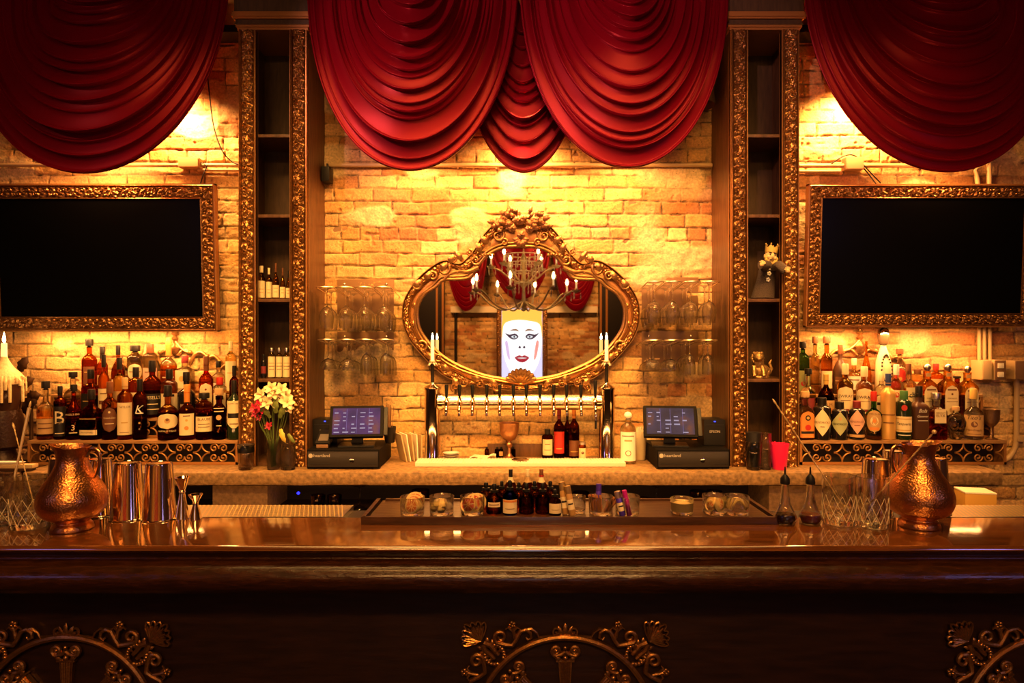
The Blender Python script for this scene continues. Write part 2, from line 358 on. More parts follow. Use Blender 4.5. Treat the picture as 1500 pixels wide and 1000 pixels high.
# ================================================================ shelf towers
def tower(x0, x1, label, dark_side):
    Yf, Yb, zb, zt = 3.41, 3.735, .974, 3.195; w = x1-x0; bw = .087
    t = thing('shelf_tower', ((x0+x1)/2, Yf, zb), label, 'shelf tower', 'carved shelf towers'); h = zt-zb; a = w/2
    for sx in (-1, 1):
        mb = MB(); mb.box(min(sx*a, sx*(a-bw)), max(sx*a, sx*(a-bw)), .004, .03, 0, h)
        mb.box(min(sx*(a-bw), sx*(a-bw+.006)), max(sx*(a-bw), sx*(a-bw+.006)), -.008, .02, 0, h)
        mb.box(min(sx*a, sx*(a-.006)), max(sx*a, sx*(a-.006)), -.006, .02, 0, h)
        mb.build('carved_strip_frame', TRIM, t)
        mb = MB(); strip(mb, (-a if sx < 0 else a-bw, .004, 0), (0, 0, 1), (1, 0, 0), (0, -1, 0), h, bw, .028, 640, 26, u0=3*sx+x0)
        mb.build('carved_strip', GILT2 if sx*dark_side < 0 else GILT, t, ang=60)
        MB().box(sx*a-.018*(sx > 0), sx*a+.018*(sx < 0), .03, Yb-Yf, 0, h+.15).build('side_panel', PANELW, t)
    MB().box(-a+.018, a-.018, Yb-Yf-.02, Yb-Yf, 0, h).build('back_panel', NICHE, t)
    for py in (195, 313, 437, 555):
        z = az(py, 3.42)-zb
        MB().box(-a+.018, a-.018, .028, Yb-Yf-.02, z-.016, z, bv=.002).build('shelf', PANELW, t)
    MB().box(-a+.018, a-.018, .02, Yb-Yf-.02, .001, .016).build('shelf', PANELW, t)
    cap = MB()
    for z0, z1, ov, mi in ((h, h+.012, .006, 0), (h+.012, h+.024, .012, 0), (h+.024, h+.030, .016, 1), (h+.030, h+.050, .012, 1), (h+.050, h+.060, .022, 0), (h+.060, h+.076, .028, 0), (h+.076, h+.086, .024, 0), (h+.086, .795+h, .018, 1)):
        cap.box(-a-ov, a+ov, -ov, Yb-Yf, z0, z1, mi)
    cap.build('capital', [TRIM, NICHE], t, smooth=False); return t
TL = (ax(350, 3.41), ax(450, 3.41)); TR = (ax(1070, 3.41), ax(1170, 3.41))
tower(*TL, 'tall shelf tower with carved gilt strips, holding pale labelled bottles, flowers at its foot', 1)
tower(*TR, 'tall shelf tower with carved gilt strips, holding a crowned puppet and a gilt animal', -1)
# ================================================================ velvet swags
def velvet():
    m = bpy.data.materials.new('red_satin_velvet'); N, L = nodes(m); b = N['Principled BSDF']
    b.inputs['Base Color'].default_value = (.12, .001, .007, 1); b.inputs['Roughness'].default_value = .30
    b.inputs['Sheen Weight'].default_value = 1.0; b.inputs['Sheen Tint'].default_value = (1, .05, .10, 1); b.inputs['Sheen Roughness'].default_value = .28
    b.inputs['Specular Tint'].default_value = (1, .12, .14, 1)
    tc = N.new('ShaderNodeTexCoord'); n = N.new('ShaderNodeTexNoise'); n.inputs['Scale'].default_value = 420; L.new(tc.outputs['Object'], n.inputs['Vector'])
    bp = N.new('ShaderNodeBump'); bp.inputs['Strength'].default_value = .12; bp.inputs['Distance'].default_value = .003; L.new(n.outputs[0], bp.inputs['Height']); L.new(bp.outputs[0], b.inputs['Normal']); return m
VELVET = velvet()
def swag(label, x0, x1, pyb, Y, xi0, xi1, pyi, seed, folds=12, ztop=None, name='swag_curtain', raw=None, bulge=.16):
    """one draped swag; x0,x1 hem ends, pyb hem bottom (as seen at its depth Y), xi/pyi the innermost fold"""
    r = np.random.default_rng(seed)
    if raw: X0, X1, ZB, XI0, XI1, ZI, ZT = raw
    else: X0, X1, ZB, XI0, XI1, ZI = ax(x0, Y), ax(x1, Y), az(pyb, Y-.1), ax(xi0, Y), ax(xi1, Y), az(pyi, Y-.04); ZT = az(-38, Y)
    k = np.cumsum(np.r_[0, 2.2, .45+1.1*r.random(folds-1)]); k = k/k[-1]; amp = .6+.8*r.random(folds)
    nu, nv = 76, folds*17; t = np.linspace(0, 1, nu); v = np.linspace(0, 1, nv)
    T, V = np.meshgrid(t, v, indexing='ij'); j = np.clip(np.searchsorted(k, V, 'right')-1, 0, folds-1); q = (V-k[j])/(k[j+1]-k[j])
    # each fold rises slowly from its valley to a rolled lip, then tucks sharply under
    prof = np.where(q < .88, .10+.22*(q/.88)**2, .32+.68*np.sin(PI*np.clip((q-.88)/.12, 0, 1))**.7)*amp[j]
    s = np.sin(PI*T); e = np.clip(s, 1e-4, 1)
    wob = .02*np.sin(PI*T*2+seed)*(1-V)
    xc0, xc1, a0, a1 = (XI0+XI1)/2, (X0+X1)/2, (XI1-XI0)/2, (X1-X0)/2
    X = (xc0+(xc1-xc0)*V)-(a0+(a1-a0)*V)*np.cos(PI*T)+wob*e
    sag = (ZT-ZI)+((ZI-ZB))*V**.95
    Z = ZT-sag*e**.93 - .010*prof*e
    Yy = Y-bulge*e**1.4*(.35+.65*np.sin(PI*(.12+.80*V)))-.046*prof*e**.6-.012*np.sin(9*PI*V+seed)*(1-e)
    mb = MB(); mb.grid(np.stack([X, Yy, Z], -1)[:, ::-1]); o = mb.build(name, VELVET, ang=180)
    md = o.modifiers.new('thick', 'SOLIDIFY'); md.thickness = .003
    tag(o, label, 'curtain', 'draped red swags')
    p = np.stack([X[:, -1], Yy[:, -1], Z[:, -1]], -1); h = MB().tube(p, .0045, 6).build('hem', VELVET, o); return o
SY = 3.36
swag('broad red velvet swag beside the shelf tower that has flowers at its foot', -50, 335, 252, SY, 120, 200, -33, 3, 13)
swag('red velvet swag at the far edge of frame, behind the swag over the whiskey bottles', -330, 62, 252, SY+.22, -250, -20, -5, 4)
swag('bright red velvet swag hanging nearest the tower of pale labelled bottles, over the mirror', 452, 758, 248, SY, 585, 625, -25, 5, 13)
swag('bright red velvet swag between the middle swag and the tower with the crowned puppet', 762, 1066, 244, SY+.01, 895, 940, -25, 6, 13)
swag('small middle swag tucked behind the two bright swags above the mirror', 668, 866, 248, SY+.13, 750, 785, 10, 7, 11, bulge=.08)
swag('broad dark red velvet swag with orange sheen above the tequila and gin bottles', 1179, 1562, 250, SY, 1330, 1410, -33, 8, 13)
swag('dark red velvet swag cut off by the frame beyond the gin bottles', 1440, 1830, 250, SY+.22, 1540, 1740, -5, 9)
MB().tube([(-4.2, SY, 3.56), (4.2, SY, 3.56)], .014, 10).build('curtain_rail', BLACKM); tag(bpy.data.objects['curtain_rail'], 'black rail above the picture carrying the red swags', 'rail')
# ================================================================ framed televisions
SCREEN = pm('black_screen_glass', (.002, .002, .002), .25, spec=.06)
def tv(cx, cy, wpx, hpx, bw, label):
    Y = 3.60; c = at(cx, cy, Y); W = wpx/F*Y; H = hpx/F*Y
    t = thing('television', c, label, 'television', 'framed televisions'); t.rotation_euler = (math.radians(3), 0, 0)
    mb = MB(); mb.box(-W/2+.012, W/2-.012, .004, .06, -H/2+.012, H/2-.012); mb.build('television_case', BLACK, t)
    MB().box(-W/2+bw-.005, W/2-bw+.005, -.006, .004, -H/2+bw-.005, H/2-bw+.005).build('screen', SCREEN, t)
    mb = MB(); hg = .024
    for O, U, V, l in (((-W/2, 0, H/2), (1, 0, 0), (0, 0, -1), W), ((-W/2, 0, -H/2), (1, 0, 0), (0, 0, 1), W), ((-W/2, 0, -H/2), (0, 0, 1), (1, 0, 0), H), ((W/2, 0, -H/2), (0, 0, 1), (-1, 0, 0), H)):
        m2 = MB(); strip(m2, O, U, V, (0, -1, 0), l, bw, hg, int(l/.0036), 24, mit0=1, mit1=1, u0=l*7, base=.01); m2.build('carved_frame', GILT, t, ang=60)
    for sx in (-1, 1): MB().box(sx*W/2-.004, sx*W/2+.004, -.014, .02, -H/2-.004, H/2+.004).build('frame_edge', TRIM, t)
    for sz in (-1, 1): MB().box(-W/2-.004, W/2+.004, -.014, .02, sz*H/2-.004, sz*H/2+.004).build('frame_edge', TRIM, t)
    MB().box(-.2, .2, .06, .12, -.1, .1).build('wall_bracket', BLACKM, t)
    MB().box(W/2-bw-.02, W/2-bw-.012, -.0075, -.006, -.1, .1).build('screen_edge_strip', SCREEN, t)  # thin strip in the screen's own black
    return t
tv(148, 378, 338, 213, .079, 'black television in ornate gilt frame over the whiskey shelf, cut by the frame')
tv(1349, 375, 334, 206, .074, 'black television in ornate gilt frame over the shelf of gin and tequila')
# ================================================================ great mirror
MIR = pm('mirror_silver', (.80, .76, .70), .015, metal=1)
MY = 3.695; ms = MY/F
def mp(px, py, y=0): return np.array([(px-762)*ms, y, (470-py)*ms])
OUT = [(763, 318), (798, 326), (821, 348), (833, 368), (853, 386), (873, 381), (893, 390), (917, 412), (934, 441), (936, 470), (928, 495), (908, 520), (885, 543), (867, 555), (848, 561), (810, 568), (763, 572)]
INN = [(763, 361), (790, 363), (812, 374), (827, 391), (838, 406), (857, 409), (876, 410), (888, 420), (905, 432), (914, 452), (912, 478), (899, 500), (879, 520), (856, 534), (821, 548), (792, 554), (763, 557)]
def full(l): return [mp(*p) for p in l]+[mp(2*763-x, y) for x, y in reversed(l[1:-1])]
mr = thing('wall_mirror', (ax(762, MY), MY, az(470, MY)), 'large baroque gilt mirror reflecting the chandelier and a lit portrait, above the taps', 'mirror')
PO, PI_ = catmull(full(OUT), 16), catmull(full(INN), 16); K = len(PO)
# drop from crowded keypoints: pair every outer point with its inner partner
D = PI_-PO; G = np.linalg.norm(D, axis=1, keepdims=True); Dn = D/G; Wd = np.minimum(15*ms, .62*G)
arc = np.cumsum(np.r_[0, np.linalg.norm(np.diff(PO, axis=0), axis=1)])
nv = 16; B = np.linspace(0, 1, nv)
u = np.repeat((arc/(15*ms))[:, None], nv, 1); v = np.repeat(B[None], K, 0)
H = bandprof(u, v, .2, .14)*.026; H[:, 0] = -.012; H[:, -1] = -.012
P = PO[:, None]+Dn[:, None]*(Wd[:, None]*B[None, :, None]); P[..., 1] = -.022-H
MB().grid(np.concatenate([P, P[:1]], 0)).build('carved_outer_frame', GILT2, mr, ang=60)
mb = MB(); q = []
rim = 6*ms
A0 = PO+Dn*Wd; A1 = PI_-Dn*rim*.4
for i in range(K):
    f = i/16; f = f if f <= 16 else 32-f
    if 3.7 < f < 6.0 or 1.6 < f < 2.4:
        if mb.v: mb.build('frame_panel', TRIM, mr); mb = MB()
        continue
    j = (i+1) % K
    b = len(mb.v)
    for a_, c_ in ((A0[i], A1[i]), (A0[j], A1[j])):
        for s_, yy in ((0, -.014), (.3, -.020), (.7, -.020), (1, -.012)):
            p = a_+(c_-a_)*s_; mb.v.append((p[0], yy, p[2]))
    for k in range(3): mb.f.append((b+k, b+4+k, b+5+k, b+1+k)); mb.m.append(0)
mb.build('frame_panel', TRIM, mr)
mb = MB(); c = PI_.copy(); c[:, 1] = -.018; mb.tube(c, 2.1*ms, 8, closed=True); c = PI_-Dn*4.5*ms; c[:, 1] = -.022; mb.tube(c, 1.7*ms, 8, closed=True); mb.build('inner_rim', GILT2, mr)
mb = MB(); c = PI_.copy(); b = [tuple((p[0], -.006, p[2])) for p in c]; mb.prism([(p[0], p[2]) for p in c], -.006, -.001); o = mb.build('mirror_glass', MIR, mr, smooth=False)
MB().prism([(p[0], p[2]) for p in (PO+Dn*Wd*.5)], .0, .02).build('backing_board', BLACKM, mr, smooth=False) if False else None
def leaf(mb, c, ang, l, w, curl=.3, y=0., mi=0):
    """acanthus leaf in the xz plane rising towards the viewer"""
    P = []
    for i in range(9):
        t = i/8; ww = w*math.sin(PI*min(1, .12+t*.88))**.8*(1+.18*math.sin(t*19)); row = []
        for s_ in (-1, -.5, 0, .5, 1):
            x = t*l; z = s_*ww; yy = y-curl*l*math.sin(PI*.9*t)*.6-(.28*ww*(1-abs(s_)))
            row.append((c[0]+x*math.cos(ang)-z*math.sin(ang), yy, c[1]+x*math.sin(ang)+z*math.cos(ang)))
        P.append(row)
    mb.grid(np.array(P), mi)
def rose(mb, c, R, y=0., mi=0):
    for k, (rr, n) in enumerate(((R*.95, 6), (R*.62, 5), (R*.32, 3))):
        for i in range(n):
            a = 2*PI*i/n+k; mb.ball((c[0]+rr*.55*math.cos(a), y-R*.25*k, c[1]+rr*.55*math.sin(a)), rr*.62, 8, mi, (1, .5, 1))
    mb.ball((c[0], y-R*.9, c[1]), R*.25, 8, mi)
def q2(px, py): p = mp(px, py); return (p[0], p[2])
mb = MB(); rr = random.Random(4)
for i in range(64):
    a = math.radians(rr.uniform(-25, 205)); d = rr.uniform(4, 24); c = (763+d*math.cos(a)*1.55, 333-d*math.sin(a)*.78)
    leaf(mb, q2(*c), a+rr.uniform(-.5, .5), rr.uniform(9, 14)*ms, rr.uniform(2.5, 4.2)*ms, rr.uniform(.2, .6), -.035-rr.random()*.02)
for c, R in (((761, 325), 7), ((788, 323), 5.2), ((737, 322), 5), ((750, 336), 6), ((775, 337), 6), ((763, 346), 6), ((730, 330), 4), ((795, 331), 4)): rose(mb, q2(*c), R*ms, -.05)
for i in range(7): leaf(mb, q2(763, 352), -PI/2+(i-3)*.5, 13*ms, 3*ms, .4, -.045)
mb.build('flower_crest', pm('dark_bronze_flowers', (.26, .11, .04), .3, metal=.7, bump=.1, bscale=160), mr, ang=50)
mb = MB()
for sx in (-1, 1):
    X = lambda x: 763+sx*x
    for (x, y, r0, a0, tn, w) in ((33, 346, 9, 2.6, 1.3, 2.2), (24, 356, 6, .3, 1.2, 1.8), (75, 371, 5, 1.5, 1.5, 1.8), (66, 382, 7, 4, 1.3, 2.2), (98, 381, 5, 1, 1.5, 1.8), (112, 395, 9, 2.4, 1.2, 2.6), (128, 405, 7, .6, 1.4, 2.4), (152, 418, 7, 3, 1.3, 2.2), (120, 523, 6, 4, 1.4, 2), (143, 507, 8, 1, 1.3, 2.4), (108, 541, 8, 3.4, 1.2, 2.4), (84, 560, 7, 2, 1.4, 2.2), (96, 566, 6, 5, 1.3, 2), (60, 562, 7, .5, 1.3, 2), (36, 566, 7, 2.4, 1.3, 2.2)):
        sp = [(sx*p[0] if False else p[0], -.03, p[2]) for p in spiral((0, 0), r0*ms, 1.3*ms, a0, tn, 26)]
        mb = MB(); c = q2(X(x), y); mb.tube([(c[0]+sx*p[0], -.032, c[1]+p[2]) for p in sp], np.linspace(w, .8, 26)*ms, 8)
        mb.ball((c[0], -.034, c[1]), 1.8*ms, 8); mb.build('scroll', GILT2, mr, ang=50)
    for (x, y, a, l) in ((84, 384, .9, 20), (104, 388, 1.9, 16), (118, 398, 2.3, 18), (140, 412, 2.2, 18), (154, 424, 2.0, 16), (138, 516, -2.4, 20), (118, 534, -2.7, 18), (100, 552, -2.2, 18), (72, 552, -2.9, 16), (46, 556, -2.6, 16), (58, 372, 1.2, 18), (48, 358, .8, 16)):
        mb = MB(); leaf(mb, q2(X(x), y), a if sx > 0 else PI-a, l*ms, 4.2*ms, .35, -.03); mb.build('acanthus_leaf', GILT2, mr, ang=50)
    mb = MB()
    for i in range(14):
        t = i/13; mb.ball((q2(X(40+52*t), 0)[0], -.028, q2(0, 374+26*t-34*t*(1-t))[1]), 2*ms, 6)
    mb.build('bead_lattice', GILT2, mr, ang=50)
for sx in (-1, 1):
    for x, y in ((155, 448), (157, 474), (96, 537)):
        c = q2(763+sx*x, y); mb = MB(); M = rotM((c[0], -.016, c[1]), rx=PI/2); mb.lathe([(4.2*ms, 0), (4.2*ms, .006), (3*ms, .009), (2.6*ms, .006), (1.5*ms, .007), (.001, .012)], 14, 0, M, cap=False); mb.build('rosette', GILT2, mr)
    P0, P1 = q2(763+sx*58, 395), q2(763+sx*92, 398)
    mb = MB(); mb.tube(catmull([(q2(763+sx*x, y)[0], -.024, q2(763+sx*x, y)[1]) for x, y in ((62, 392), (76, 398), (92, 398), (104, 402), (112, 410))], 6, False), np.linspace(4, 2, 25)*ms, 8); mb.build('scroll_bracket', GILT2, mr)
P = []
for i in range(61):
    th = math.radians(15+150*i/60); row = []
    for k in range(9):
        t = k/8; r = (3+20*t*(.88+.12*abs(math.sin(9*(th-math.radians(15))*180/150))))*ms; y = -.035-.022*math.sin(PI*.6*t)-.007*abs(math.sin(9*(th-math.radians(15))*1.2))*t
        c = q2(763, 562); row.append((c[0]+r*math.cos(th)*1.05, y, c[1]+r*math.sin(th)))
    P.append(row)
MB().grid(np.array(P)).build('scallop_shell', GILT2, mr, ang=70)
# ================================================================ beer tower
SHINY = pm('polished_warm_steel', (.85, .70, .50), .09, metal=1)
TY = 3.58; bt = thing('beer_tower', (ax(761, TY), TY, .9742), 'polished steel beer tower with two columns, a cross pipe and twelve taps', 'beer tower')
zp = az(589, TY)-.973; x1 = ax(633.5, TY)-ax(761, TY); x2 = ax(888.5, TY)-ax(761, TY); zt = az(570, TY)-.973
for x in (x1, x2):
    MB().lathe([(.056, 0), (.056, .008), (.046, .012), (.042, .02), (.042, zt-.006), (.046, zt), (.046, zt+.008), (.036, zt+.016), (.016, zt+.024), (.010, zt+.034)], 28, 0, Matrix.Translation((x, 0, 0))).build('column', SHINY, bt)
MB().tube([(x1+.03, 0, zp), (x2-.03, 0, zp)], .041, 28).build('cross_pipe', pm('satin_steel', (.85, .72, .52), .24, metal=1), bt)
for q in (x1+.035, x2-.055): MB().tube([(q, 0, zp), (q+.02, 0, zp)], .047, 24).build('pipe_collar', SHINY, bt)
for i, px in enumerate((654, 673, 692, 713, 732, 752, 771, 791, 811, 830, 851, 872)):
    x = ax(px, TY-.08)-ax(761, TY); s = 1.0 if i < 11 else 1.35
    mb = MB(); mb.tube([(x, -.035, zp), (x, -.075, zp+.002)], .009, 10); mb.lathe([(.006, -.026), (.011, -.018), (.011, .006), (.014, .010), (.008, .018), (.006, .03)], 12, 0, Matrix.Translation((x, -.078, zp)))
    mb.tube([(x, -.08, zp-.014), (x, -.098, zp-.036), (x, -.102, zp-.064*s)], [.009, .0085, .0065], 10)
    tp = mb.build('tap', SHINY, bt)
    MB().lathe([(.005, .026), (.0065, .032), (.0105, .03+.062*s), (.0085, .033+.065*s)], 12, 0, Matrix.Translation((x, -.078, zp))).build('tap_handle', BLACK, tp)
    if i == 11: MB().tube([(x, -.1, zp-.07), (x, -.1, zp-.13)], .006, 8).build('stout_nozzle', BLACK, tp)
for k, x in enumerate((x1, x2)):
    c = Vector((x+ax(761, TY), TY, .973+zt+.035)); z1 = az(531, TY)-c.z; z2 = az(497, TY)-c.z
    cd = thing('candle_holder', c, ('black rod holder with lit ivory candle on the beer tower column by the flower side', 'black rod holder with lit ivory candle on the beer tower column by the puppet side')[k], 'candle', 'candles on the beer tower')
    MB().lathe([(.009, 0), (.009, z1-.012), (.012, z1-.008), (.007, z1)], 12).build('rod', BLACKM, cd)
    mb = MB(); mb.lathe([(.008, z1), (.016, z1+.004), (.017, z1+.01), (.010, z1+.012)], 14)
    for i in range(5): a = 2*PI*i/5+.3; leaf(mb, (0, z1+.004), a, .0, .0, 0, 0) if False else mb.tube([(0, 0, z1), (.018*math.cos(a), .018*math.sin(a), z1-.004), (.028*math.cos(a), .028*math.sin(a), z1-.016)], [.004, .005, .002], 6)
    mb.build('drip_cup', pm('ivory_cup', (.75, .6, .38), .4), cd)
    MB().lathe([(.0095, z1+.006), (.0095, z2-.002), (.006, z2), (.001, z2+.001)], 14).build('wax_candle', pm('lit_ivory_wax', (.85, .72, .45), .5, emit=(1, .55, .16), estr=1.6), cd)
    MB().lathe([(.0015, z2), (.006, z2+.008), (.0065, z2+.014), (.003, z2+.026), (.0005, z2+.036)], 10).build('flame', emitm('candle_flame', (1, .66, .28), 60), cd)
DTD = .125
dt = thing('drip_tray', (ax(762, 3.46), 3.39, .9750), 'long slotted steel drip tray on the stone counter under the taps', 'drip tray')
w = (917-608)/F*3.39/2
MB().box(-w, w, 0, DTD, 0, .021, bv=.002).build('tray_pan', pm('worn_tray_steel', (.80, .70, .52), .5, metal=.3), dt)
mb = MB()
for i in range(70): x = -w+.012+(2*w-.024)*i/69; mb.box(x-.004, x+.004, .008, DTD-.008, .0212, .024)
mb.build('slotted_grate', pm('worn_tray_steel', (.80, .70, .52), .5, metal=.3), dt)
MB().lathe([(.045, .0242), (.045, .027), (.03, .028), (.012, .031), (.001, .032)], 24, 0, Matrix.Translation((0, .063, 0))).build('glass_rinser', STEEL, dt)
# ================================================================ fretwork risers
FRET = pm('bronze_painted_iron', (.36, .17, .05), .4, metal=.5, bump=.1, bscale=80)
BOARD = pm('orange_brown_board', (.36, .19, .07), .4, bump=.08, bscale=14, stretch=(1, 8, 8), var=.25)
ST = [(0, 3.45, 1.0995), (1, 3.54, az(611, 3.57)), (2, 3.622, az(577, 3.65))]
def riser(x0, x1, label):
    t = thing('bottle_riser', ((x0+x1)/2, 3.45, .974), label, 'bottle riser', 'fretwork bottle risers'); a = (x1-x0)/2
    for k, y, z in ST:
        yy = y-3.45; zz = z-.974; yn = (ST[k+1][1]-3.45) if k < 2 else .282; zl = (ST[k-1][2]-.974) if k else 0
        MB().box(-a, a, yy, yn-.001, zz-.016, zz, bv=.002).build('step_board', BOARD, t)
        mb = MB(); mb.box(-a, a, yy+.002, yy+.012, zl, zl+.014)
        for sx in (-1, 1): mb.box(min(sx*a, sx*(a-.012)), max(sx*a, sx*(a-.012)), yy+.002, yn-.001, zl, zz-.016)
        mb.build('rail', TRIM, t)
        MB().box(-a+.012, a-.012, yn-.012, yn-.004, zl, zz-.016).build('dark_backing', pm('black_board', (.02, .012, .008), .7), t)
        h0, h1 = zl+.014, zz-.016; hh = (h1-h0)/2; zc = (h0+h1)/2; mb = MB(); per = hh*3.7; n = max(1, int(2*(a-.012)/per)); per = 2*(a-.012)/n; rr_ = .0041
        for i in range(n):
            c = -a+.012+per*(i+.5)
            for sx in (-1, 1):
                for sz in (-1, 1):
                    sp = [(c+sx*(per*.135+p[0]), yy+.007, zc+sz*(hh*.5+p[2])) for p in spiral((0, 0), hh*.50, .005, PI*1.05, 1.3, 20, -1)]
                    mb.tube(sp, rr_, 6); mb.ball(sp[-1], rr_*1.5, 6)
                    q = hh*.9; A = [(c+sx*(per*.5-q+q*math.cos(a)), yy+.007, zc+sz*(hh*.98-q*1.06*math.sin(a))) for a in np.linspace(0, PI/2, 10)]
                    mb.tube(A, rr_, 6)
        mb.build('scroll_fretwork', FRET, t)
    return t
riser(ax(40, 3.45), ax(348, 3.45), 'stepped bottle riser with bronze scroll fretwork under the whiskey bottles')
riser(ax(1172, 3.45), ax(1475, 3.45), 'stepped bottle riser with bronze scroll fretwork under the gin and tequila bottles')
# ================================================================ cast wheel ornaments on the bar front
def ornament():
    R = .255; p = 1/508.; t = thing('cast_wheel_ornament', (0, 1.948, .50), '', 'ornament', 'cast wheel ornaments on the bar front')
    ring = [(R*math.cos(2*PI*i/96), -.012, R*math.sin(2*PI*i/96)) for i in range(96)]
    MB().tube(ring, .0075, 8, closed=True).build('ring', CAST, t)
    MB().lathe([(.05, 0), (.05, .012), (.03, .02), (.012, .03), (.001, .032)], 24, 0, rotM(rx=PI/2)).build('hub', CAST, t)
    sp = MB(); M0 = None
    sp.prism([(-.017, -.05), (.017, -.05), (.014, -.19), (-.014, -.19)][::-1], -.014, -.0)
    def col():
        m = MB(); m.prism([(-.011, .05), (.011, .05), (.020, .185), (-.020, .185)], -.014, 0)
        for x in (-.011, -.004, .004, .011): m.tube([(x*.6, -.015, .05), (x, -.015, .184)], .003, 6)
        m.box(-.027, .027, -.018, 0, .184, .190, bv=.002); m.ball((0, -.014, .196), .009, 8)
        for sx in (-1, 1):
            m.tube([(sx*(.026+q[0]), -.015, .218+q[2]) for q in spiral((0, 0), .015, .003, -PI*.5, 1.5, 22, 1)] if sx > 0 else [(-(.026+q[0]), -.015, .218+q[2]) for q in spiral((0, 0), .015, .003, -PI*.5, 1.5, 22, 1)], np.linspace(.0055, .0035, 22), 8)
            m.ball((sx*.026, -.017, .218), .006, 8); m.tube(catmull([(sx*.026, -.014, .203), (sx*.012, -.014, .207), (0, -.014, .215)], 5, False), .005, 8)
            leaf(m, (sx*.01, .188), PI/2-sx*1.0, .026, .006, .3, -.014)
        m.ball((0, -.016, .226), .007, 8); return m
    c0 = col().build('fluted_spoke', CAST, t)
    for i in range(1, 8):
        c = c0.copy(); COL.objects.link(c); c.parent = t; c.rotation_euler = (0, PI/4*i, 0)
    def corner():
        m = MB()
        for sgn in (0, 1):
            f = (lambda x, z: (x, z)) if sgn == 0 else (lambda x, z: (z, x))
            q = lambda dx, dz, y=-.012: (f(dx*p, dz*p)[0], y, f(dx*p, dz*p)[1])
            S1 = [(95+10*math.cos(a)*r_, 130+10*math.sin(a)*r_) for a, r_ in [(PI*.1-k*.42, .25+.75*k/18) for k in range(19)]]
            m.tube([q(*s) for s in S1]+[q(88, 119), q(78, 118), q(72, 126), q(66, 138), q(58, 141), q(51, 136), q(50, 129), q(55, 126), q(58, 130)], list(np.linspace(.003, .006, 19))+[.0058, .0058, .0055, .0055, .005, .0045, .004, .0035, .003], 8)
            m.tube([q(61, 139), q(50, 142), q(42, 136), q(38, 128)], [.004, .0035, .003, .002], 6)
            for k in range(5): m.ball(q(78+3.4*math.cos(k*1.26), 148+3.4*math.sin(k*1.26)), .0062, 8)
            m.ball(q(78, 148, -.02), .006, 8); m.tube([q(74, 128), q(76, 138), q(78, 145)], .0045, 8)
            for s_ in (-1, 1): m.tube([q(77, 139), q(77+s_*7, 144), q(77+s_*11, 141)], [.004, .003, .002], 6)
            for a_ in (.785, 1.1, 1.42, 1.75):
                if a_ == .785 and sgn: continue
                lp = []; L_ = 34 if a_ < 1 else 31-4*(a_-1)
                for k in range(15):
                    th = 2*PI*k/14; al = L_*(.5-.5*math.cos(th)); la = 5.2*math.sin(th)*(al/L_)**.6
                    lp.append((124+al*math.cos(a_)-la*math.sin(a_), 124+al*math.sin(a_)+la*math.cos(a_)))
                m.tube([q(*s) for s in lp], .0026, 6)
                m.tube([q(124, 124), q(124+L_*.8*math.cos(a_), 124+L_*.8*math.sin(a_), -.016)], [.004, .0015], 6)
            m.tube([q(120, 122), q(110, 118), q(104, 110), q(98, 104)], [.008, .007, .006, .005], 8)
            for k in range(8): a_ = PI/4+PI*(.15+.7*k/7)*(1 if sgn == 0 else 1); d = 14; m.ball((p*(104+d*math.cos(a_)), -.012, p*(104+d*math.sin(a_))) if sgn == 0 else (p*(104+d*math.sin(a_)), -.012, p*(104+d*math.cos(a_))), .007, 8)
            for k in range(4): leaf(m, (f((112-5*k)*p, (120-4*k)*p)), 1.2+.3*k if sgn == 0 else PI/2-1.2-.3*k, .02, .005, .3, -.012)
        return m
    k0 = corner().build('corner_palmette', CAST, t)
    for i in range(1, 4):
        c = k0.copy(); COL.objects.link(c); c.parent = t; c.rotation_euler = (0, PI/2*i, 0)
    def crown():
        m = MB()
        for sx in (-1, 1):
            m.tube([(sx*(p*12+q[0]), -.012, p*138+q[2]) for q in spiral((0, 0), .014, .003, -PI*.5, 1.2, 18, 1)], .003, 6)
            leaf(m, (sx*.004, p*130), PI/2-sx*.5, .036, .006, .2, -.012); m.tube([(0, -.012, p*129), (sx*p*16, -.012, p*131), (sx*p*40, -.012, p*130)], [.004, .004, .002], 6)
        leaf(m, (0, p*130), PI/2, .042, .007, .2, -.012); return m
    k0 = crown().build('ring_crown', CAST, t)
    for i in range(1, 4):
        c = k0.copy(); COL.objects.link(c); c.parent = t; c.rotation_euler = (0, PI/2*i, 0)
    return t
MB.TK = 1.3
on = ornament(); MB.TK = 1.0; on.location.x = ax(828, 1.935); on['label'] = 'cast bronze wheel ornament on the bar front, under the raised garnish tray'
dup(on, (ax(97, 1.935), 1.948, .50), 'cast bronze wheel ornament on the bar front under the jiggers and shaker tins')
dup(on, (ax(1541, 1.935), 1.948, .50), 'cast bronze wheel ornament on the bar front under the mixing glasses, cut by frame')
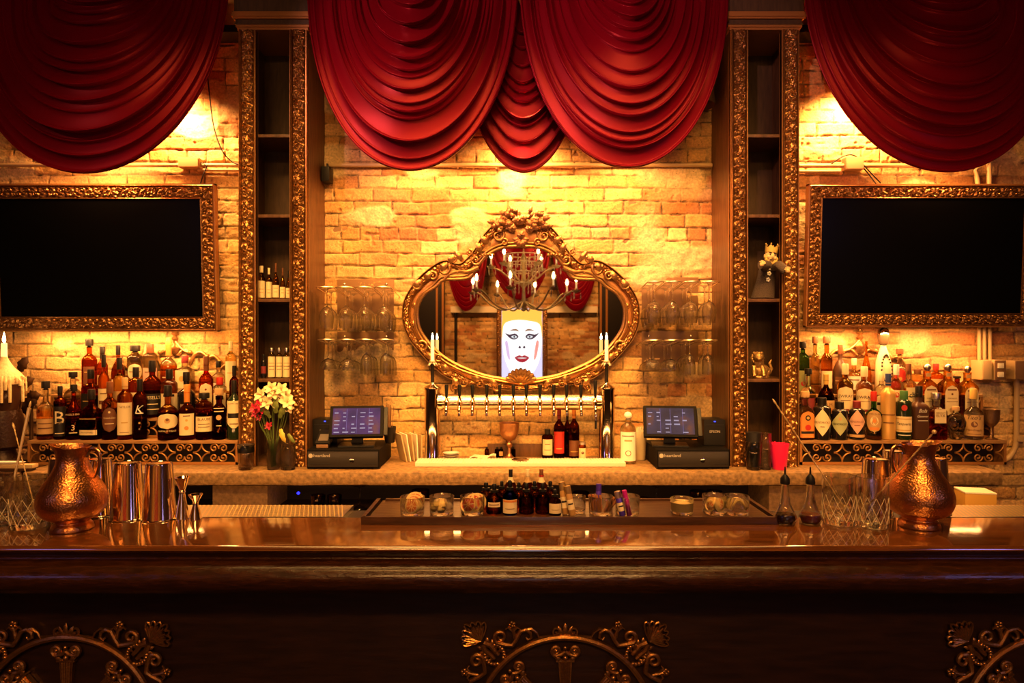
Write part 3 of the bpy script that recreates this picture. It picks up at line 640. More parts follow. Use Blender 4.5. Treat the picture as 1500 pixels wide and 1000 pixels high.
# ================================================================ bottles
PAP = dict(cream=(.80, .66, .38), white=(.85, .80, .66), black=(.015, .012, .010), red=(.50, .03, .02), orange=(.70, .25, .05), green=(.06, .16, .05), brown=(.16, .06, .025), gold=(.60, .38, .10), pink=(.72, .42, .30), tan=(.55, .34, .14), blue=(.03, .05, .16), maroon=(.22, .03, .03), grey=(.25, .2, .16), olive=(.35, .36, .14), sage=(.42, .45, .22))
def paper(c): return pm('label_'+c, PAP[c], .45)
def capm(c): return {'steel': STEELB, 'cork': pm('cork_stopper', (.50, .30, .13), .8, bump=.2, bscale=200)}.get(c) or pm('cap_'+c, PAP[c], .35, spec=.25)
GL = dict(clear=glassm('bottle_clear', (.93, .90, .80)), amber=glassm('whiskey_amber', (.86, .42, .10)), rye=glassm('whiskey_red_amber', (.72, .24, .05)), dark=glassm('dark_whiskey', (.42, .12, .03)), green=glassm('bottle_green', (.25, .50, .20)), brown=glassm('bottle_brown', (.30, .11, .03)),
          black=pm('bottle_black_glass', (.012, .009, .008), .08, coat=.5), gold=pm('frosted_gold_bottle', (.72, .42, .12), .28, metal=.35), pale=glassm('pale_spirit', (.95, .85, .55)), honey=glassm('honey_spirit', (.92, .62, .22)), ceramic=pm('ivory_ceramic', (.80, .68, .42), .25, coat=.4), bark=pm('dark_brown_bottle', (.07, .03, .015), .3), dgreen=pm('dark_green_bottle', (.012, .022, .008), .1, coat=.4), frost=glassm('frosted_glass', (.93, .88, .75), .25), red=glassm('red_spirit', (.72, .06, .03)), blue=glassm('cobalt_glass', (.05, .06, .45)))
SH = dict(bourbon=(.60, .74, .34, 2), square=(.60, .71, .36, 7), wine=(.60, .77, .33, 2), tall=(.68, .80, .34, 2), squat=(.50, .66, .32, 2), decanter=(.40, .74, .27, 2), apoth=(.74, .84, .42, 2), cone=(.22, .80, .22, 2), flat=(.50, .70, .28, 4), slim=(.58, .72, .42, 2), arch=(.56, .72, .36, 5))
def bprof(H, R, sb, nb, nr, cb):
    p = [(R*.80, 0), (R*.97, .003), (R, .010)]+[(R, H*sb*k/4) for k in (1, 2, 3, 4)]
    for k in range(1, 9):
        t = k/8; p.append((R*(nr+(1-nr)*(.5+.5*math.cos(PI*t))), H*(sb+(nb-sb)*(t+.12*math.sin(PI*t)))))
    return p+[(R*nr, H*(nb+(cb-nb)*.5)), (R*nr*1.02, H*cb*.985), (R*nr*1.16, H*cb*.99), (R*nr*1.16, H*cb)]
def rsup(th, ex):
    c, s = math.cos(th), math.sin(th); return 1.0 if ex == 2 else (abs(c)**ex+abs(s)**ex)**(-1/ex)
def wrap(R, ex, s, z, off, sy=1.0):
    """s: arc length from the front; returns a point on the bottle skin facing the viewer"""
    if ex == 2: a = s/R; return (R*math.sin(a)+off*math.sin(a), -(R*math.cos(a)+off*math.cos(a))*sy, z)
    x = max(-.985*R, min(.985*R, s)); y = (max(1e-4, 1-abs(x/R)**ex))**(1/ex)*R
    return (x, -(y*sy+off), z)
SHAPES = dict(rect=lambda t: 1., diamond=lambda t: 1-abs(2*t-1)+.02, oval=lambda t: math.sqrt(max(.002, 1-(2*t-1)**2)), arch=lambda t: 1. if t < .72 else math.sqrt(max(.002, 1-((t-.72)/.28)**2)), shield=lambda t: (.25+.75*min(1, t/.18)) if t < .18 else 1.)
def label_mesh(name, parent, R, ex, H, lab, sy=1.0):
    if not lab[4] and len(lab[5]) > 1:
        for q in lab[5]: label_mesh(name, parent, R, ex, H, (*lab[:5], [q]), sy)
        return
    shp, z0, z1, hw, col, txt = lab[:6]; fn = SHAPES[shp]; z0 *= H; z1 *= H; hw = hw*R*(1.25 if ex == 2 else .97); mats = [paper(col)] if col else [INK]; mb = MB(); ri = 14; off = .0008
    if col:
        P = [[wrap(R, ex, (2*k/10-1)*hw*fn(i/ri), z0+(z1-z0)*i/ri, off, sy) for k in range(11)] for i in range(ri+1)]
        mb.grid(np.array(P)[:, ::-1] if False else np.array(P))
    for tx in txt:
        t, zc, wd, tc = tx[:4]; sh = tx[4] if len(tx) > 4 else 0; m = paper(tc)
        if m not in mats: mats.append(m)
        mi = mats.index(m)
        if t.startswith('#'):   # a printed bar, disc or ring of the label
            zz = zc*H; w = wd*R*1.2
            if t == '#bar': h = tx[4]*H; mb.grid(np.array([[wrap(R, ex, (2*k/8-1)*w, zz+h*(i-.5), off*1.8, sy) for k in range(9)] for i in range(2)]), mi)
            else:
                b = len(mb.v); n = 20; mb.v.extend([wrap(R, ex, w*math.cos(2*PI*k/n), zz+w*math.sin(2*PI*k/n), off*(1.8 if len(tx) < 6 else 2.4), sy) for k in range(n)]); mb.f.append(tuple(range(b, b+n))); mb.m.append(mi)
            continue
        vs, fs, w = textgeo(t, sh); k = wd*R*2*(1.15 if ex == 2 else .92)/max(w, .2); b = len(mb.v)
        mb.v.extend([wrap(R, ex, x*k, zc*H+y*k-.3*k, off*3.0, sy) for x, y in vs]); mb.f.extend([tuple(b+i for i in f) for f in fs]); mb.m.extend([mi]*len(fs))
    return mb.build(name if col else 'printed_lettering', mats, parent, ang=80)
TIER = dict(A=(3.497, 1.0999, 645), B=(3.583, ST[1][2]+.0004, 611), C=(3.668, ST[2][2]+.0004, 577))
def bottle(tier, cx, top, w, shape, glass, liq, fill, capst, capc, labs, desc, grp=None, Y=None, base=None, cb=.86, zb=None, cat='bottle', name='liquor_bottle', sy=None):
    if tier: Y, zb, base = TIER[tier][0]+(Y or 0), TIER[tier][1], TIER[tier][2]
    if tier: w *= .97 if tier == 'A' else .94
    H = (base-top)/F*Y; R = w/2/F*Y; sb, nb, nr, ex = SH[shape]
    sy = sy if sy else (1.0 if ex == 2 else min(1.0, .038/R))
    if tier: Y = min(Y, {'A': 3.5375, 'B': 3.6195, 'C': 3.704}[tier]-R*sy)
    elif Y+R*sy > 3.722: Y = 3.722-R*sy
    t = thing(name, (ax(cx, Y), Y, zb), desc, cat, grp, -math.atan2(ax(cx, Y), Y)*(.85 if ex == 2 else 0))
    if capst == 'none': cb = 1.0
    pr = bprof(H, R, sb, nb, nr, cb); mis = [1 if (liq and (pr[i][1]+pr[i+1][1])/2 < fill*H) else 0 for i in range(len(pr)-1)]
    MB().lathe(pr, 20 if ex == 2 else 28, 0, None, ex, sy, mis).build('glass_body', [GL[glass], GL[liq or glass]], t, ang=50)
    cr = R*nr
    if capst == 's': cp = [(cr*1.22, H*cb*.93), (cr*1.25, H*cb*.94), (cr*1.22, H*.99), (cr*1.1, H)]
    elif capst == 'l': cp = [(cr*1.08, H*(nb+.02)), (cr*1.12, H*cb*.95), (cr*1.2, H*.99), (cr*1.05, H)]
    elif capst == 't': cp = [(cr*.8, H*cb*.99), (cr*.8, H*(cb+.015)), (cr*1.55, H*(cb+.02)), (cr*1.6, H*.985), (cr*1.45, H)]
    elif capst == 'b': r_ = min(H*(1-cb)/2, cr*1.45); cp = [(cr*.7, H*cb*.99), (cr*.7, H*cb+.2*r_)]+[(max(.001, r_*1.05*math.sin(a)), H*cb+r_-r_*math.cos(a)) for a in np.linspace(.75, PI-.01, 8)]
    else: cp = None
    if cp: MB().lathe(cp, 16).build('stopper' if capst in 'tb' else 'cap', capm(capc), t)
    for lb in labs:
        zm = (lb[1]+lb[2])/2; RR = R
        if zm > nb: RR = R*nr*1.02
        elif zm > sb: RR = None
        if RR: label_mesh('label', t, RR, ex, H, lb, sy)
    return t
GW, GG = 'whiskey bottles on the stepped riser', 'gin, rum and tequila bottles on the stepped riser'
def W(*a): return bottle(*a, grp=GW)
def Gn(*a, **k): return bottle(*a, grp=GG, **k)
# --- whiskey side, front step
W('A', 67, 560, 24, 'squat', 'clear', 'honey', .45, 't', 'black', [('rect', .10, .36, .95, 'tan', [('#bar', .28, .7, 'brown', .016), ('#bar', .2, .7, 'brown', .02)])], 'clear bottle with white sloping shoulders at the open end of the whiskey step')
W('A', 88, 567, 18, 'tall', 'rye', 'dark', .6, 'l', 'black', [('rect', .06, .62, .98, 'black', [('B', .40, .62, 'cream'), ('#bar', .12, .6, 'cream', .016)])], 'slim whiskey bottle whose black label carries one big letter B')
W('A', 108, 565, 23, 'decanter', 'rye', 'dark', .5, 't', 'black', [('rect', .32, .40, .0, None, [("ANGEL'S ENVY", .46, .9, 'cream')]), ('rect', .0, .1, 0, None, [('3', .22, .16, 'cream'), ('#bar', .13, .4, 'cream', .016)])], 'dark flared whiskey bottle lettered straight on glass beside the big letter B bottle')
W('A', 134, 572, 29, 'flat', 'rye', 'dark', .55, 's', 'black', [('rect', .10, .20, .95, 'cream', [('WOODFORD', .15, .7, 'black')]), ('rect', .2, .4, 0, None, [('#bar', .42, .7, 'gold', .016)])], 'wide flat whiskey flask with a thin cream strip label near its foot')
W('A', 161, 561, 23, 'bourbon', 'amber', 'dark', .52, 's', 'brown', [('oval', .14, .56, .82, 'brown', [('Grand-Dad', .38, .62, 'cream'), ('#bar', .28, .45, 'cream', .012), ('#disc', .48, .12, 'cream', 0)])], 'whiskey bottle with a rounded maroon medallion label on the front step')
W('A', 183, 555, 22, 'tall', 'amber', 'amber', .6, 'l', 'tan', [('rect', .08, .60, .88, 'cream', [('TAYLOR', .53, .66, 'brown'), ('#bar', .28, .34, 'gold', .016), ('#bar', .12, .5, 'brown', .008)])], 'tall whiskey bottle with a long cream label lettered across its top')
W('A', 205, 557, 21, 'tall', 'dark', 'brown', .65, 's', 'black', [('rect', .0, .1, 0, None, [('K', .50, .5, 'white', .3), ('#bar', .44, .45, 'white', .016), ('#disc', .28, .12, 'gold', 0), ('#disc', .18, .10, 'grey', 0)])], 'dark ornate whiskey bottle with white script straight on the glass')
W('A', 246, 566, 28, 'squat', 'amber', 'dark', .5, 's', 'black', [('oval', .21, .49, .97, 'cream', [('#disc', .36, .24, 'tan', 0), ('#disc', .38, .13, 'brown', 0, 1)]), ('rect', .1, .2, 0, None, [('BUFFALO TRACE', .17, .8, 'cream')])], 'round whiskey bottle whose oval cream label shows a brown animal')
W('A', 274, 565, 25, 'squat', 'amber', 'rye', .55, 'l', 'orange', [('rect', .09, .48, .72, 'cream', [('#disc', .22, .2, 'orange', 0), ('#disc', .36, .12, 'gold', 0), ('#bar', .44, .32, 'brown', .016)])], 'round whiskey bottle with a cream label picturing orange fruit')
W('A', 299, 577, 24, 'apoth', 'amber', 'dark', .5, 't', 'black', [('rect', .18, .50, .97, 'cream', [('BLAUM', .44, .62, 'brown'), ('#bar', .34, .6, 'brown', .012), ('#bar', .28, .6, 'brown', .012)])], 'short apothecary whiskey bottle with a plain wide cream label')
W('A', 321, 571, 20, 'slim', 'dark', 'brown', .55, 't', 'cork', [('rect', 0, .1, 0, None, [('#bar', .62, .66, 'cream', .016), ('#bar', .56, .6, 'cream', .016), ('#disc', .44, .32, 'tan', 0), ('#bar', .28, .3, 'cream', .016)])], 'dark whiskey bottle with a pale round emblem printed on the glass')
W('A', 343, 559, 20, 'wine', 'dgreen', None, 0, 's', 'black', [('shield', .20, .66, .92, 'cream', [('CUTTY SARK', .61, .72, 'black'), ('#bar', .41, .8, 'black', .08), ('#bar', .27, .5, 'brown', .016)])], 'dark green whisky bottle with a yellow shield label beside the tower')
# --- whiskey side, middle step
W('B', 107, 545, 26, 'squat', 'clear', 'honey', .4, 't', 'black', [], 'clear whiskey bottle with a broad black stopper behind the flared dark one')
W('B', 133, 541, 28, 'square', 'amber', 'dark', .5, 's', 'black', [('rect', .12, .5, .9, 'black', [('#bar', .34, .5, 'gold', .016)])], 'square whiskey bottle with a black label behind the wide flask')
W('B', 152, 520, 18, 'bourbon', 'amber', 'rye', .5, 's', 'black', [('rect', .14, .46, .95, 'cream', [('#bar', .38, .5, 'brown', .016), ('#bar', .24, .7, 'brown', .06)])], 'amber bottle with brown barred cream label behind the maroon medallion bottle')
W('B', 175, 524, 18, 'bourbon', 'honey', 'amber', .5, 's', 'black', [('rect', .10, .44, .95, 'tan', [('#disc', .30, .28, 'brown', 0)])], 'amber bottle with a tan roundel label behind the tall cream label bottle')
W('B', 199, 538, 22, 'tall', 'amber', 'rye', .4, 's', 'black', [('rect', .2, .5, .9, 'cream', [('#bar', .4, .6, 'brown', .016)])], 'cream labelled whiskey bottle mostly hidden behind the white script bottle')
W('B', 223, 528, 27, 'bourbon', 'dark', 'brown', .6, 's', 'black', [('rect', .06, .42, .97, 'black', [("RUSSELL'S", .35, .9, 'cream'), ('#bar', .24, .6, 'cream', .016), ('#bar', .15, .7, 'cream', .012)])], 'dark whiskey bottle with a broad black label and cream lettering on middle step')
W('B', 248, 541, 24, 'tall', 'clear', 'amber', .35, 's', 'black', [('rect', .10, .50, .92, 'cream', [('#bar', .46, .55, 'black', .05), ('#disc', .28, .22, 'tan', 0)])], 'slim necked bottle with a cream card label behind the oval label bottle')
W('B', 273, 545, 26, 'squat', 'black', None, 0, 's', 'black', [('rect', .1, .3, .5, 'grey', [])], 'round black bottle behind the fruit label bottle')
W('B', 302, 522, 21, 'bourbon', 'red', 'rye', .7, 'l', 'brown', [('arch', .14, .56, .80, 'cream', [('#disc', .46, .12, 'maroon', 0), ('#bar', .40, .35, 'maroon', .012), ('#bar', .18, .55, 'brown', .04)])], 'reddish bottle with an arched cream label and dark red seal on middle step')
W('B', 322, 553, 20, 'apoth', 'clear', 'honey', .5, 's', 'red', [('rect', .2, .62, .85, 'cream', [('#bar', .5, .5, 'black', .1)])], 'small cream labelled bottle with a red cap on the middle step')
W('B', 343, 536, 14, 'tall', 'dark', 'brown', .6, 's', 'black', [], 'slim dark bottle behind the yellow shield label bottle')
# --- whiskey side, top step
W('C', 131, 497, 21, 'bourbon', 'amber', 'dark', .62, 't', 'black', [('rect', .18, .50, .6, 'brown', [('#bar', .4, .5, 'gold', .016)])], 'tallest dark amber bottle at the open end of the top whiskey step')
W('C', 150, 508, 15, 'slim', 'amber', 'rye', .66, 'l', 'black', [('rect', .12, .4, .8, 'tan', [])], 'slim red amber bottle with a long black capsule on the top step')
W('C', 173, 506, 19, 'decanter', 'amber', 'rye', .5, 's', 'black', [('rect', .06, .3, .8, 'cream', [])], 'amber flared bottle with black cap on the top step, second after the long capsule')
W('C', 198, 506, 25, 'apoth', 'clear', 'honey', .42, 't', 'black', [('oval', .3, .62, .8, 'cream', [('#bar', .46, .6, 'brown', .016)])], 'clear round shouldered bottle with thin black stopper under the wall scrolls')
W('C', 220, 504, 23, 'apoth', 'clear', 'honey', .4, 's', 'brown', [('rect', .08, .52, .94, 'pink', [('#bar', .44, .6, 'brown', .016), ('#bar', .30, .45, 'black', .05)])], 'bottle with a tall pinkish card label on the top step')
W('C', 247, 495, 24, 'squat', 'clear', 'amber', .48, 'l', 'orange', [('oval', .48, .50, .1, 'cream', [('#bar', .30, .6, 'cream', .016)])], 'clear faceted decanter of orange whiskey below the crest of the wall scrolls')
W('C', 271, 521, 24, 'square', 'clear', 'honey', .3, 's', 'maroon', [('rect', .05, .62, .9, 'cream', [('#disc', .4, .3, 'gold', 0), ('#bar', .14, .7, 'brown', .016)])], 'square bottle with dark red cap and illustrated cream label on top step')
W('C', 320, 529, 21, 'squat', 'frost', 'frost', .5, 's', 'black', [('rect', .12, .34, .9, 'white', [])], 'pale frosted bottle with white shoulders on the top whiskey step')
W('C', 338, 500, 17, 'tall', 'pale', 'pale', .5, 'l', 'cream', [('rect', .06, .62, .92, 'cream', [('#bar', .4, .5, 'tan', .016)])], 'pale cream labelled bottle at the tower end of the top whiskey step')
# --- gin and tequila side, front step
Gn('A', 1179, 575, 23, 'arch', 'clear', 'honey', .3, 't', 'cork', [('arch', .05, .60, .96, 'orange', [('#disc', .46, .3, 'black', 0), ('#disc', .46, .16, 'gold', 0, 1), ('#disc', .26, .32, 'red', 0), ('#bar', .16, .7, 'black', .05), ('#bar', .08, .6, 'gold', .016)])], 'square bottle with an orange and black patterned label beside the tower')
Gn('A', 1204, 584, 25, 'apoth', 'black', None, 0, 's', 'black', [('diamond', .10, .74, .98, 'cream', [("HENDRICK'S", .42, .80, 'brown'), ('#bar', .32, .2, 'brown', .016)])], 'black apothecary bottle with the yellow diamond label')
Gn('A', 1230, 590, 25, 'apoth', 'black', None, 0, 's', 'black', [('diamond', .12, .74, .98, 'sage', [("HENDRICK'S", .42, .80, 'black'), ('#disc', .56, .16, 'tan', 0)])], 'black apothecary bottle with the green diamond label')
Gn('A', 1255, 589, 24, 'apoth', 'black', None, 0, 's', 'maroon', [('diamond', .16, .78, .98, 'pink', [("HENDRICK'S", .47, .80, 'maroon'), ('#bar', .38, .3, 'maroon', .02)]), ('rect', .07, .14, .95, 'tan', [])], 'black apothecary bottle with the pink diamond label')
Gn('A', 1280, 575, 28, 'squat', 'green', 'pale', .5, 's', 'red', [('oval', .17, .62, .84, 'tan', [('PLYMOUTH GIN', .54, .6, 'black'), ('#disc', .40, .40, 'cream', 0), ('#disc', .40, .18, 'orange', 0, 1), ('#bar', .24, .5, 'orange', .06)])], 'clear round gin bottle with circular label and small orange cap')
Gn('A', 1301, 549, 24, 'tall', 'gold', None, 0, 'l', 'blue', [('rect', .0, .1, 0, None, [('#bar', .38, .8, 'brown', .016), ('#bar', .26, .6, 'brown', .016)])], 'tall frosted golden bottle with dark cap, standing mid step')
Gn('A', 1324, 574, 25, 'apoth', 'dgreen', None, 0, 's', 'green', [('rect', .16, .48, .95, 'cream', [('Tanqueray', .33, .82, 'black', .3), ('#bar', .43, .9, 'gold', .02), ('#bar', .2, .9, 'gold', .02)]), ('rect', 0, .1, 0, None, [('#disc', .66, .30, 'red', 0), ('#bar', .10, .7, 'white', .016)])], 'stout green gin bottle with red seal above its cream label')
Gn('A', 1346, 567, 25, 'square', 'bark', None, 0, 's', 'black', [('rect', 0, .1, 0, None, [('Bols', .54, .62, 'white', .4), ('Genever', .44, .8, 'white', .4), ('#bar', .36, .55, 'white', .012)])], 'dark brown bottle with slanted white script on its upper half')
Gn('A', 1371, 577, 24, 'square', 'clear', 'amber', .55, 't', 'steel', [('rect', .36, .66, .74, 'cream', [('ABSOLUT', .58, .66, 'brown'), ('ELYX', .52, .6, 'brown')])], 'square copper tinted vodka bottle with a small cream card label')
Gn('A', 1426, 571, 26, 'squat', 'clear', 'frost', .5, 's', 'gold', [('rect', .08, .49, .98, 'tan', [("Tito's", .44, .6, 'black', .3), ('#disc', .31, .28, 'brown', 0), ('Handmade', .2, .7, 'brown', .3), ('#bar', .12, .6, 'brown', .01)])], 'clear vodka bottle with a tan paper label beside the metal goblet')
# --- middle step
Gn('B', 1184, 540, 22, 'squat', 'clear', 'pale', .5, 't', 'black', [('rect', .14, .4, .7, 'maroon', [])], 'clear bottle with a wide black stopper behind the orange patterned label')
Gn('B', 1210, 548, 27, 'decanter', 'brown', 'brown', .5, 'l', 'gold', [('rect', .10, .40, .95, 'tan', [('D.O.M.', .3, .7, 'brown'), ('#bar', .18, .8, 'orange', .08)])], 'dark liqueur bottle with gold neck and orange banded label')
Gn('B', 1238, 533, 24, 'bourbon', 'honey', 'amber', .5, 's', 'cream', [('arch', .08, .58, .92, 'cream', [('J.WRAY', .40, .80, 'black'), ('#bar', .32, .5, 'brown', .01), ('#bar', .14, .6, 'maroon', .05)])], 'amber rum bottle with arched cream label in front of the tall brown bottle')
Gn('B', 1266, 537, 24, 'bourbon', 'clear', 'honey', .5, 's', 'cream', [('arch', .08, .58, .92, 'cream', [('J.WRAY', .40, .80, 'black'), ('#bar', .32, .5, 'brown', .01), ('#bar', .14, .6, 'maroon', .05)])], 'pale rum bottle with arched cream label, the one closer to mid shelf')
Gn('B', 1291, 545, 18, 'bourbon', 'clear', 'pale', .5, 's', 'cream', [('oval', .1, .5, .9, 'cream', [('#bar', .3, .6, 'black', .06)])], 'slim clear bottle with a black banded oval label behind the golden bottle')
Gn('B', 1313, 534, 24, 'bourbon', 'clear', 'pale', .5, 's', 'white', [('rect', .06, .52, .94, 'cream', [('BACARDI', .28, .84, 'black'), ('#disc', .43, .28, 'red', 0)])], 'clear rum bottle with a red disc on its cream label')
Gn('B', 1331, 533, 22, 'square', 'clear', 'pale', .58, 's', 'brown', [('rect', .05, .56, .96, 'cream', [('ch', .42, .5, 'black'), ('#bar', .39, .9, 'black', .012), ('#bar', .22, .05, 'black', .16)])], 'clear square bottle with two black letters on a cream label')
for i, (x, tp, sd) in enumerate(((1358, 533, 'beside the two letter bottle'), (1388, 533, 'the middle of three alike'), (1417, 536, 'at the goblet end'))):
    Gn('B', x, tp, 26, 'arch', 'honey', 'honey', .5, 'b', 'steel', [('arch', .05, .60, .82, 'cream', [('#bar', .52, .45, 'brown', .025), ('#disc', .44, .10, 'brown', 0), ('FORTALEZA', .36, .6, 'brown'), ('#bar', .30, .55, 'brown', .01), ('#disc', .14, .28, 'tan', 0)]), ('rect', .76, .83, .9, 'tan', [])], 'arched label tequila bottle with ball stopper, '+sd, cb=.87)
# --- top step
Gn('C', 1176, 501, 19, 'tall', 'green', 'green', .5, 't', 'black', [('rect', .05, .45, .8, 'olive', [('#disc', .2, .3, 'red', 0)])], 'green bottle hard against the tower on the top step')
Gn('C', 1194, 493, 13, 'slim', 'pale', 'pale', .5, 't', 'brown', [], 'slim pale bottle second from the tower on the top step')
Gn('C', 1211, 493, 17, 'slim', 'honey', 'amber', .5, 't', 'brown', [('rect', .1, .4, .9, 'cream', [])], 'amber handled jug bottle with thin dark stopper on the top step')
Gn('C', 1231, 505, 24, 'decanter', 'bark', None, 0, 's', 'brown', [('rect', .2, .35, .6, 'brown', [('#bar', .27, .6, 'tan', .016)])], 'tall opaque brown bottle on the top step')
Gn('C', 1251, 525, 20, 'squat', 'pale', 'pale', .4, 's', 'cream', [('shield', .12, .5, .9, 'white', [('#bar', .4, .6, 'brown', .03)])], 'pale bottle with white tapering label beside the tall brown one')
Gn('C', 1269, 500, 16, 'cone', 'honey', 'honey', .3, 'none', 'tan', [], 'slender amber glass decanter below the wall scroll finial')
Gn('C', 1275, 531, 14, 'apoth', 'clear', 'red', .6, 's', 'black', [('rect', .2, .6, .9, 'red', [])], 'small bottle with a red label beside the white teardrop decanter') if False else None
Gn('C', 1318, 511, 24, 'squat', 'clear', 'honey', .4, 't', 'brown', [('oval', .1, .56, .85, 'red', [('#disc', .34, .2, 'orange', 0)])], 'round bottle with a large red label and wide brown stopper')
Gn('C', 1344, 541, 19, 'apoth', 'pale', 'honey', .5, 's', 'brown', [('rect', .2, .5, .9, 'cream', [])], 'low pale bottle with brown cap behind the two letter bottle')
Gn('C', 1371, 533, 20, 'bourbon', 'amber', 'rye', .5, 's', 'red', [('rect', .1, .5, .9, 'tan', [])], 'amber bottle with red wax cap between the arched label bottles')
Gn('C', 1402, 551, 22, 'squat', 'dark', 'brown', .5, 't', 'black', [], 'dark round bottle hidden behind the ball stopper tequilas')
# white teardrop decanter with a mirrored dome stopper
t = thing('ceramic_decanter', (ax(1294, 3.668), 3.668, TIER['C'][1]), 'white teardrop decanter ringed with dark beads under a silver dome stopper', 'bottle', GG); k = 3.668/F
z = lambda py: (577-py)*k
MB().lathe([(13*k, 0), (14*k, 3*k), (13*k, 20*k), (13.5*k, 34*k), (12*k, 48*k), (8*k, 60*k), (5*k, 68*k), (4.5*k, 72*k)], 24, sy=.8).build('ceramic_body', GL['ceramic'], t)
MB().lathe([(4*k, 71*k), (7*k, 73*k), (9*k, 80*k), (9.6*k, 86*k), (9.2*k, 88*k)], 20, mis=[0]*4).build('stopper_cup', pm('ivory_and_black_cup', (.10, .06, .03), .3), t)
MB().lathe([(9.4*k, 87*k), (9.4*k, 90*k), (8*k, 94*k), (4*k, 97*k), (.001, 98*k)], 20, cap=False).build('dome_stopper', STEEL, t)
mb = MB()
for i in range(22): a = 2*PI*i/22; x, zz = 8.5*k*math.sin(a)*(1-.28*math.cos(a)), 38*k+19*k*math.cos(a); mb.ball((x, -13.0*k*.8*(1 if zz < 45*k else .78)-.002, zz), 1.5*k, 6)
mb.build('bead_ring', pm('dark_beads', (.03, .015, .01), .3), t)
# crystal skull bottle
t = thing('skull_bottle', (ax(1400, 3.488), 3.488, TIER['A'][1]), 'clear glass skull shaped vodka bottle on the front step', 'bottle', GG); k = 3.497/F
mb = MB(); mb.lathe([(6*k, 0), (8.5*k, 2*k), (9*k, 8*k), (11*k, 13*k), (13.5*k, 20*k), (13.8*k, 26*k), (11.5*k, 33*k), (7*k, 37*k), (4.2*k, 38.5*k), (4*k, 43*k)], 24, sy=.9)
for i, v in enumerate(mb.v):
    x, y, zz = v
    if y < 0:
        for sx in (-1, 1):
            d = math.hypot(x-sx*5*k, zz-19*k)/(3.6*k)
            if d < 1: y += 5*k*(1-d*d)
        d = math.hypot(x/1.0, zz-13*k)/(2.2*k)
        if d < 1: y += 3*k*(1-d*d)
    mb.v[i] = (x, y, zz)
mb.build('glass_skull', GL['clear'], t, ang=80); MB().lathe([(5*k, 42.5*k), (5*k, 47*k), (4.5*k, 48*k)], 16).build('stopper', capm('cork'), t)
mb = MB()
for i in range(7): mb.ball(((i-3)*1.7*k, -8.6*k, 5*k), 1.0*k, 6, sc=(.8, .6, 1.3))
mb.build('teeth', GL['clear'], t)
# metal goblet
t = thing('goblet', (ax(1452, 3.49), 3.49, TIER['A'][1]), 'engraved metal goblet at the open end of the tequila riser', 'goblet'); k = 3.49/F
PEW = pm('dark_engraved_pewter', (.36, .22, .11), .3, metal=.9, bump=.4, bscale=300)
MB().lathe([(8*k, 24*k), (10.5*k, 30*k), (11*k, 43*k), (11.6*k, 44*k), (10.4*k, 43.5*k), (9.5*k, 30*k), (3*k, 22*k)][0:5], 22, cap=False).lathe([(2*k, 17*k), (5*k, 20*k), (8*k, 24*k)], 22).build('bowl', PEW, t)
MB().lathe([(8*k, 0), (8.4*k, 1.4*k), (4*k, 3*k), (1.5*k, 6*k), (2.2*k, 9*k), (1.3*k, 11*k), (2*k, 17.2*k)], 18).build('stem', PEW, t)
# --- bottles standing in the tower
for i, (x, tp, w, sh, cs, cc, dsc) in enumerate(((383, 388, 14, 'slim', 's', 'cream', 'cream capped cream labelled bottle against the outer edge of the tower shelf'), (394, 391, 14, 'bourbon', 's', 'cream', 'cream labelled bottle with a dark collar, second on the tower shelf'), (404, 384, 16, 'decanter', 'l', 'brown', 'tallest of the labelled bottles on the tower shelf'), (414, 391, 12, 'decanter', 'l', 'brown', 'slim flared bottle fourth on the tower shelf'), (422, 395, 8, 'decanter', 'l', 'black', 'narrow dark necked bottle last on the tower shelf'))):
    bottle(None, x, tp, w, sh, 'honey', 'honey', .5, cs, cc, [('rect', .05, .55 if sh != 'decanter' else .39, .95, 'cream', [('#bar', .3, .5, 'tan', .02), ('#bar', .2, .4, 'tan', .02)])], dsc, 'bottles on the tower shelf', 3.50, 437, .86, az(437, 3.42)+.0005)
bottle(None, 386, 520, 8, 'tall', 'black', None, 0, 't', 'black', [('rect', .2, .5, .8, 'maroon', [])], 'small dark dropper bottle beside white labelled bottles on the lower tower shelf', 'bottles on the lower tower shelf', 3.50, 555, .86, az(555, 3.42)+.0005)
for x, dsc in ((398, 'beside the small dark one'), (409, 'the middle of three'), (420, 'the inner one of three')):
    bottle(None, x, 511, 12, 'apoth', 'pale', 'pale', .5, 't', 'steel', [('rect', .04, .72, .97, 'cream', [('#bar', .5, .7, 'brown', .016), ('#bar', .4, .7, 'brown', .02), ('#bar', .3, .6, 'brown', .02)])], 'cream labelled bottle with pourer on the lower tower shelf, '+dsc, 'bottles on the lower tower shelf', 3.50, 555, .86, az(555, 3.42)+.0005)
# --- bottles on the counter under the taps
for x, tp, w, sh, gl, lq, cs, cc, lab, dsc, yy in ((802, 628, 19, 'apoth', 'brown', 'brown', 's', 'black', [('rect', .12, .66, .8, 'cream', [('#bar', .5, .4, 'brown', .02), ('#bar', .3, .5, 'brown', .016)])], 'short brown bottle with pale label under the taps', 3.66), (819, 598, 18, 'wine', 'dark', 'brown', 'l', 'maroon', [('rect', .10, .54, .92, 'red', [('#bar', .2, .5, 'gold', .016)])], 'wine bottle with a red label under the taps', 3.665), (831, 600, 12, 'wine', 'dark', 'brown', 'l', 'black', [], 'unlabelled dark wine bottle tucked behind two labelled ones under the taps', 3.71), (841, 597, 18, 'wine', 'dark', 'brown', 'l', 'orange', [('rect', .05, .36, .95, 'brown', [('#bar', .14, .6, 'gold', .016)])], 'wine bottle with a brown label and orange neck under the taps', 3.66)):
    bottle(None, x, tp, w, sh, gl, lq, .55, cs, cc, lab, dsc, 'bottles under the taps', yy, 500+(CZ-.9735)*F/yy, .86, .9735)
